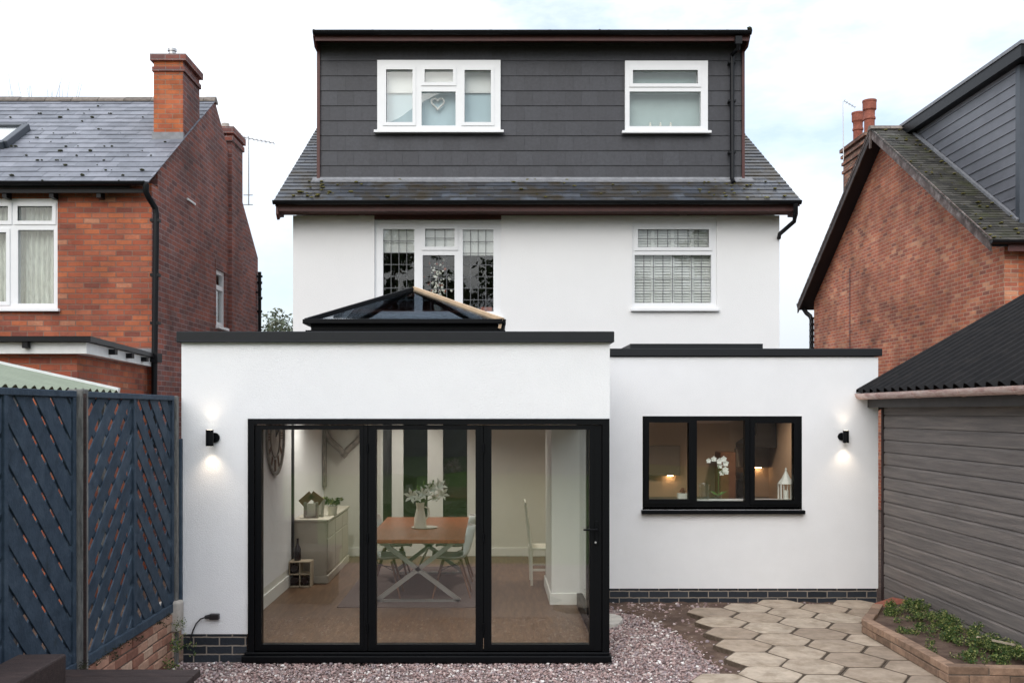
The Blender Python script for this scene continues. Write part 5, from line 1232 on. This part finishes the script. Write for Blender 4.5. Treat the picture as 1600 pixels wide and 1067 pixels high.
# clock on the left wall
CK = thing('wall_clock', 'large round wall clock with dark ring on the left dining room wall', 'clock', (-2.5, 11.05, 1.90)); cc = Vector((-2.5, 11.05, 1.90)); r = .45
m = MB(); n = 48
def ringx(m, r0, r1, x0, x1):
    vs = []; 
    for i in range(n):
        t = 2*math.pi*i/n; c_, s_ = math.cos(t), math.sin(t)
        for (rr, xx) in ((r0, x0), (r1, x0), (r1, x1), (r0, x1)): vs.append((cc.x+xx, cc.y+c_*rr, cc.z+s_*rr))
    fs = []
    for i in range(n):
        j = (i+1) % n
        for k in range(4): fs.append((4*i+k, 4*j+k, 4*j+(k+1) % 4, 4*i+(k+1) % 4))
    m.add(vs, fs)
ringx(m, r-.03, r, .005, .03); ringx(m, r*.52, r*.55, .008, .02); m.build('rim', M['greyw'], CK)
m = MB(); m.cyl((cc.x+.001, cc.y, cc.z), (cc.x+.006, cc.y, cc.z), r-.02, n=48); m.build('face', M['conc'], CK)
m = MB()
for k in range(12):
    t = math.pi*k/6; u = Vector((0, math.sin(t), math.cos(t))); 
    for o_ in ((-.03, 0, .03) if k % 3 == 0 else (-.015, .015)): v_ = Vector((0, u.z, -u.y)); m.bar(cc+Vector((.012, 0, 0))+u*r*.60+v_*o_, cc+Vector((.012, 0, 0))+u*r*.90+v_*o_, .014, .006, up=(1,0,0))
m.build('numerals', M['dowel'], CK)
m = MB(); m.bar(cc+Vector((.02, 0, 0)), cc+Vector((.02, .18, .08)), .02, .006, up=(1,0,0)); m.bar(cc+Vector((.024, 0, 0)), cc+Vector((.024, -.1, .28)), .014, .006, up=(1,0,0)); m.build('hands', M['dark'], CK)
# wall decor on the back wall
o = heart((X(538, 14.25), 14.24, Z(684, 14.25)), .56, .17).build('wicker_heart', M['greyw'], loc=(X(538, 14.25), 14.24, Z(684, 14.25)), smooth=True); o['label'] = 'large grey wicker heart hanging on the back wall'; o['category'] = 'wall heart'
MR = thing('shutter_mirror', 'tall narrow grey framed mirror with open shutters on the back wall', 'mirror', (X(497, 14.25), 14.28, 1.6)); mc = Vector((X(490, 14.25), 14.27, Z(716, 14.25)))
m = MB(); m.slab(mc.x-.14, mc.x+.14, mc.z-.42, mc.z+.42, [(mc.x-.10, mc.x-.01, mc.z-.37, mc.z+.37), (mc.x+.01, mc.x+.10, mc.z-.37, mc.z+.37)], 14.255, 14.285); m.build('frame', M['greyw'], MR)
B(mc.x-.11, mc.x+.11, 14.288, 14.295, mc.z-.4, mc.z+.4).build('mirror_glass', M['inwhite'], MR)
m = MB()
for s_ in (-1, 1): m.box(mc.x+s_*.15, mc.x+s_*.19, 14.16, 14.29, mc.z-.42, mc.z+.42)
m.build('shutter', M['greyw'], MR)
# white ladder back chair near the pier
LC = thing('ladder_back_chair', 'white wooden ladder back chair seen sideways near the white pier', 'chair', (.62, 12.0, FL)); lc = Vector((.66, 12.1, FL))
for s_ in (-1, 1):
    m = MB(); m.tube([lc+Vector((-.16, s_*.2, 0)), lc+Vector((-.17, s_*.2, .46)), lc+Vector((-.24, s_*.2, 1.03))], [.016, .02, .015], 8); m.build('leg', M['ivory'], LC, smooth=True)
    m = MB(); m.tube([lc+Vector((.18, s_*.2, 0)), lc+Vector((.17, s_*.2, .44))], [.014, .02], 8); m.build('leg', M['ivory'], LC, smooth=True)
B(lc.x-.19, lc.x+.2, lc.y-.22, lc.y+.22, lc.z+.44, lc.z+.465).build('seat', M['ivory'], LC, bevel=.008)
m = MB()
for z in (.62, .75, .88, 1.0): x = lc.x-.17-.07*(z-.46)/.57; m.box(x-.01, x+.01, lc.y-.19, lc.y+.19, lc.z+z-.03, lc.z+z+.03)
m.build('backrest', M['ivory'], LC, bevel=.004)
m = MB(); m.box(lc.x-.16, lc.x+.17, lc.y-.21, lc.y-.19, lc.z+.18, lc.z+.205); m.box(lc.x-.16, lc.x+.17, lc.y+.19, lc.y+.21, lc.z+.18, lc.z+.205); m.build('stretcher', M['ivory'], LC)

# unseen ceiling lamps, added to brighten the dining room and kitchen
DL = []
for (x, y) in ((-1.7, 9.3), (.2, 9.3), (-2.0, 12.2), (.1, 12.6), (-1.2, 13.5), (1.8, 12.9), (3.5, 12.9)):
    m = MB(); m.cyl((x, y, 2.452), (x, y, 2.446), .045, n=16); f = m.build('added_downlight', M['upvc'], H)
    m = MB(); m.cyl((x, y, 2.446), (x, y, 2.444), .032, n=16); m.build('lens', M['lampglow'], f)
    l = bpy.data.lights.new('bulb', 'SPOT'); l.energy = 98 if x < 1 else 85; l.color = (1, .95, .88) if x < 1 else (1, .80, .60); l.spot_size = R(140); l.spot_blend = .8; l.shadow_soft_size = .05
    q = bpy.data.objects.new('bulb', l); COL.objects.link(q); q.parent = f; q.location = Vector((x, y, 2.44))-H.location
# ------------------------------------------------------------------ kitchen
B(1.06, 4.13, 14.24, 14.296, .1, 2.44).build('splashback', M['kwall'], H)
B(4.10, 4.138, 11.2, 14.2, .1, 2.44).build('side_lining', M['kwall'], H)
KU = thing('kitchen_units', 'taupe kitchen units with worktop along the back wall of the kitchen', 'kitchen units', (2.8, 14, FL))
B(1.4, 3.2, 13.62, 14.235, FL+.1, .88).build('base_unit', M['kitchen'], KU); B(1.38, 4.08, 13.6, 14.235, .88, .92).build('worktop', M['dark'], KU, bevel=.004)
B(3.21, 4.08, 13.62, 14.235, FL+.1, .88).build('base_unit', M['kitchen'], KU)
B(2.30, 2.78, 14.14, 14.235, 1.24, 1.68).build('wall_unit', M['kitchen'], KU, bevel=.004); B(3.6, 4.08, 14.14, 14.235, 1.36, 1.64).build('wall_unit', M['kitchen'], KU, bevel=.004)
m = MB(); m.prism([(3.62, 13.75, 1.66), (4.08, 13.75, 1.66), (4.08, 13.75, 2.44), (3.80, 13.75, 2.44), (3.80, 13.75, 1.85), (3.62, 13.75, 1.72)], (0, .48, 0)); 
o = m.build('cooker_hood', M['dark'], loc=(3.85, 14, 1.6)); o['label'] = 'dark cooker hood on the kitchen back wall'; o['category'] = 'cooker hood'
for x0_, x1_ in ((2.60, 2.68), (3.9, 3.98)): B(x0_, x1_, 14.17, 14.2, 1.35 if x0_ > 3 else 1.232, 1.358 if x0_ > 3 else 1.24).build('light_strip', M['warm'], KU)
m = MB(); m.box(3.28, 3.5, 13.75, 14.1, .92, 1.6); o = m.build('tall_appliance', M['dowel'], loc=(3.39, 13.9, .92), bevel=.01); o['label'] = 'dark brown appliance on the worktop behind the white orchid'; o['category'] = 'appliance'
CM = thing('coffee_machine', 'dark coffee machine on the worktop behind the right window pane', 'coffee machine', (3.65, 13.8, .92))
m = MB(); m.box(3.56, 3.76, 13.75, 14.0, .92, .95); m.box(3.56, 3.76, 13.88, 14.0, .95, 1.2); m.box(3.56, 3.76, 13.72, 14.0, 1.2, 1.3); m.build('body', M['dark'], CM, bevel=.01); m = MB(); m.lathe([(.04, 0), (.045, .09), (.04, .09), (.035, .01)], (3.66, 13.8, .955), 14); m.build('jug', M['glass'], CM, smooth=True)
sz = Z(783, dB+.15)+.006; sy_ = dB+.17
OR = thing('orchid', 'white orchid in flower on the kitchen window sill', 'orchid', (X(1122, sy_), sy_, sz))
oc = Vector((X(1122, sy_), sy_, sz))
m = MB(); m.lathe([(.035, 0), (.045, .07), (.04, .07), (.01, .06)], oc, 14); m.build('pot', M['glass'], OR, smooth=True)
m = MB(); m.tube([oc+Vector((0,0,.05)), oc+Vector((.005, 0, .25)), oc+Vector((.0, 0, .42)), oc+Vector((-.06, 0, .475)), oc+Vector((-.11, 0, .47))], .003, 6); m.tube([oc+Vector((0, 0, .4)), oc+Vector((.03, 0, .36)), oc+Vector((.06, 0, .3))], .003, 6); m.build('stem', M['stem'], OR)
pe = MB()
for (dx, dz, s_) in ((-.11, .46, .9), (-.05, .48, 1), (.01, .455, 1.1), (.06, .48, 1.1), (.085, .43, 1.1), (.02, .40, 1.0), (.075, .36, 1.1), (.045, .32, 1.0), (.09, .33, .9)):
    c = oc+Vector((dx, rnd.uniform(-.02, .02)-.01, dz)); 
    for k in range(5):
        t = 2*math.pi*k/5+.3; u = Vector((math.cos(t), -.25, math.sin(t)))*.036*s_; v_ = Vector((-math.sin(t), 0, math.cos(t)))*.019*s_
        pe.add([c, c+u*.5+v_, c+u, c+u*.5-v_], [(0, 1, 2, 3)])
pe.build('petals', M['petal'], OR)
m = MB()
for k in range(5): a = k*1.3; u = Vector((math.cos(a), math.sin(a)*.4, .5)); p0 = oc+Vector((0,0,.06)); m.add([p0, p0+u*.05+Vector((0,0,.012)), p0+u*.11, p0+u*.05-Vector((0,0,.012))], [(0,1,2,3)])
m.build('leaves', M['stem'], OR)
LA = thing('lantern', 'pale gothic style lantern on the right of the kitchen window sill', 'lantern', (X(1229, sy_), sy_, sz)); lc = Vector((X(1228, sy_), sy_, sz))
m = MB(); hw = .072
for sx in (-1, 1):
    for sy in (-1, 1): m.box(lc.x+sx*hw-.008, lc.x+sx*hw+.008, lc.y+sy*.05-.008, lc.y+sy*.05+.008, lc.z+.02, lc.z+.20)
m.box(lc.x-hw-.012, lc.x+hw+.012, lc.y-.065, lc.y+.065, lc.z, lc.z+.02)
for sx in (-1, 0, 1):
    m.box(lc.x+sx*.04-.004, lc.x+sx*.04+.004, lc.y-.055, lc.y-.047, lc.z+.02, lc.z+.2)
m.build('frame', M['ivory'], LA)
m = MB(); m.lathe([(hw*1.35, .195), (hw*1.2, .215), (hw*.7, .26), (hw*.35, .31), (.008, .345), (.012, .36), (.003, .385)], lc, 8); m.build('roof', M['ivory'], LA)
m = MB(); m.cyl(lc+Vector((0,0,.02)), lc+Vector((0,0,.12)), .03, n=14); m.build('candle', M['petal'], LA, smooth=True)
WP = thing('plant_pot', 'small white square pot with a red plant on the left of the kitchen sill', 'plant pot', (X(1067, sy_), sy_, sz)); wc = Vector((X(1067, sy_), sy_, sz))
m = MB(); m.box(wc.x-.06, wc.x+.055, wc.y-.05, wc.y+.05, wc.z, wc.z+.085); m.build('pot', M['ivory'], WP, bevel=.006)
leaves(60, [(wc+Vector((0, 0, .11)), .035)], .018, seed=8).build('foliage', M['terracotta'], WP)
GV = thing('glass_vase', 'clear glass vase on the kitchen sill left of the orchid', 'vase', (X(1100, sy_), sy_, sz))
m = MB(); m.lathe([(.05, 0), (.06, .01), (.062, .16), (.07, .20), (.066, .20), (.056, .16), (.054, .015), (.0, .01)], (X(1100, sy_), sy_, sz), 20); m.build('body', M['glass'], GV, smooth=True)

# things inside the first floor window
DF = thing('dried_flowers', 'pale dried flower arrangement standing in the middle of the leaded window', 'flowers', (X(685, 14.82), 14.82, Z(480, 14.8))); dc = Vector((X(685, 14.82), 14.82, Z(486, 14.8)))
m = MB(); m.lathe([(.06, 0), (.075, .08), (.05, .22), (.055, .26)], dc, 14); m.build('vase', M['ivory'], DF, smooth=True)
pe = MB(); og = MB()
for i in range(70):
    a = Vector((rnd.gauss(0, .07), rnd.uniform(-.03, .03), .26+abs(rnd.gauss(.22, .17)))); (pe if rnd.random() < .75 else og).blob(dc+a, rnd.uniform(.012, .026), (1, 1, 1), .4)
pe.build('petals', M['petal'], DF); og.build('leaves', M['terracotta'], DF)
m = MB(); m.box(X(751, 14.75), X(769, 14.75), 14.73, 14.76, Z(493, 14.75), Z(480, 14.75)); o = m.build('book', M['terracotta'], loc=P(760, 493, 14.75)); o['label'] = 'orange book standing in the lower right corner of the leaded window'; o['category'] = 'book'
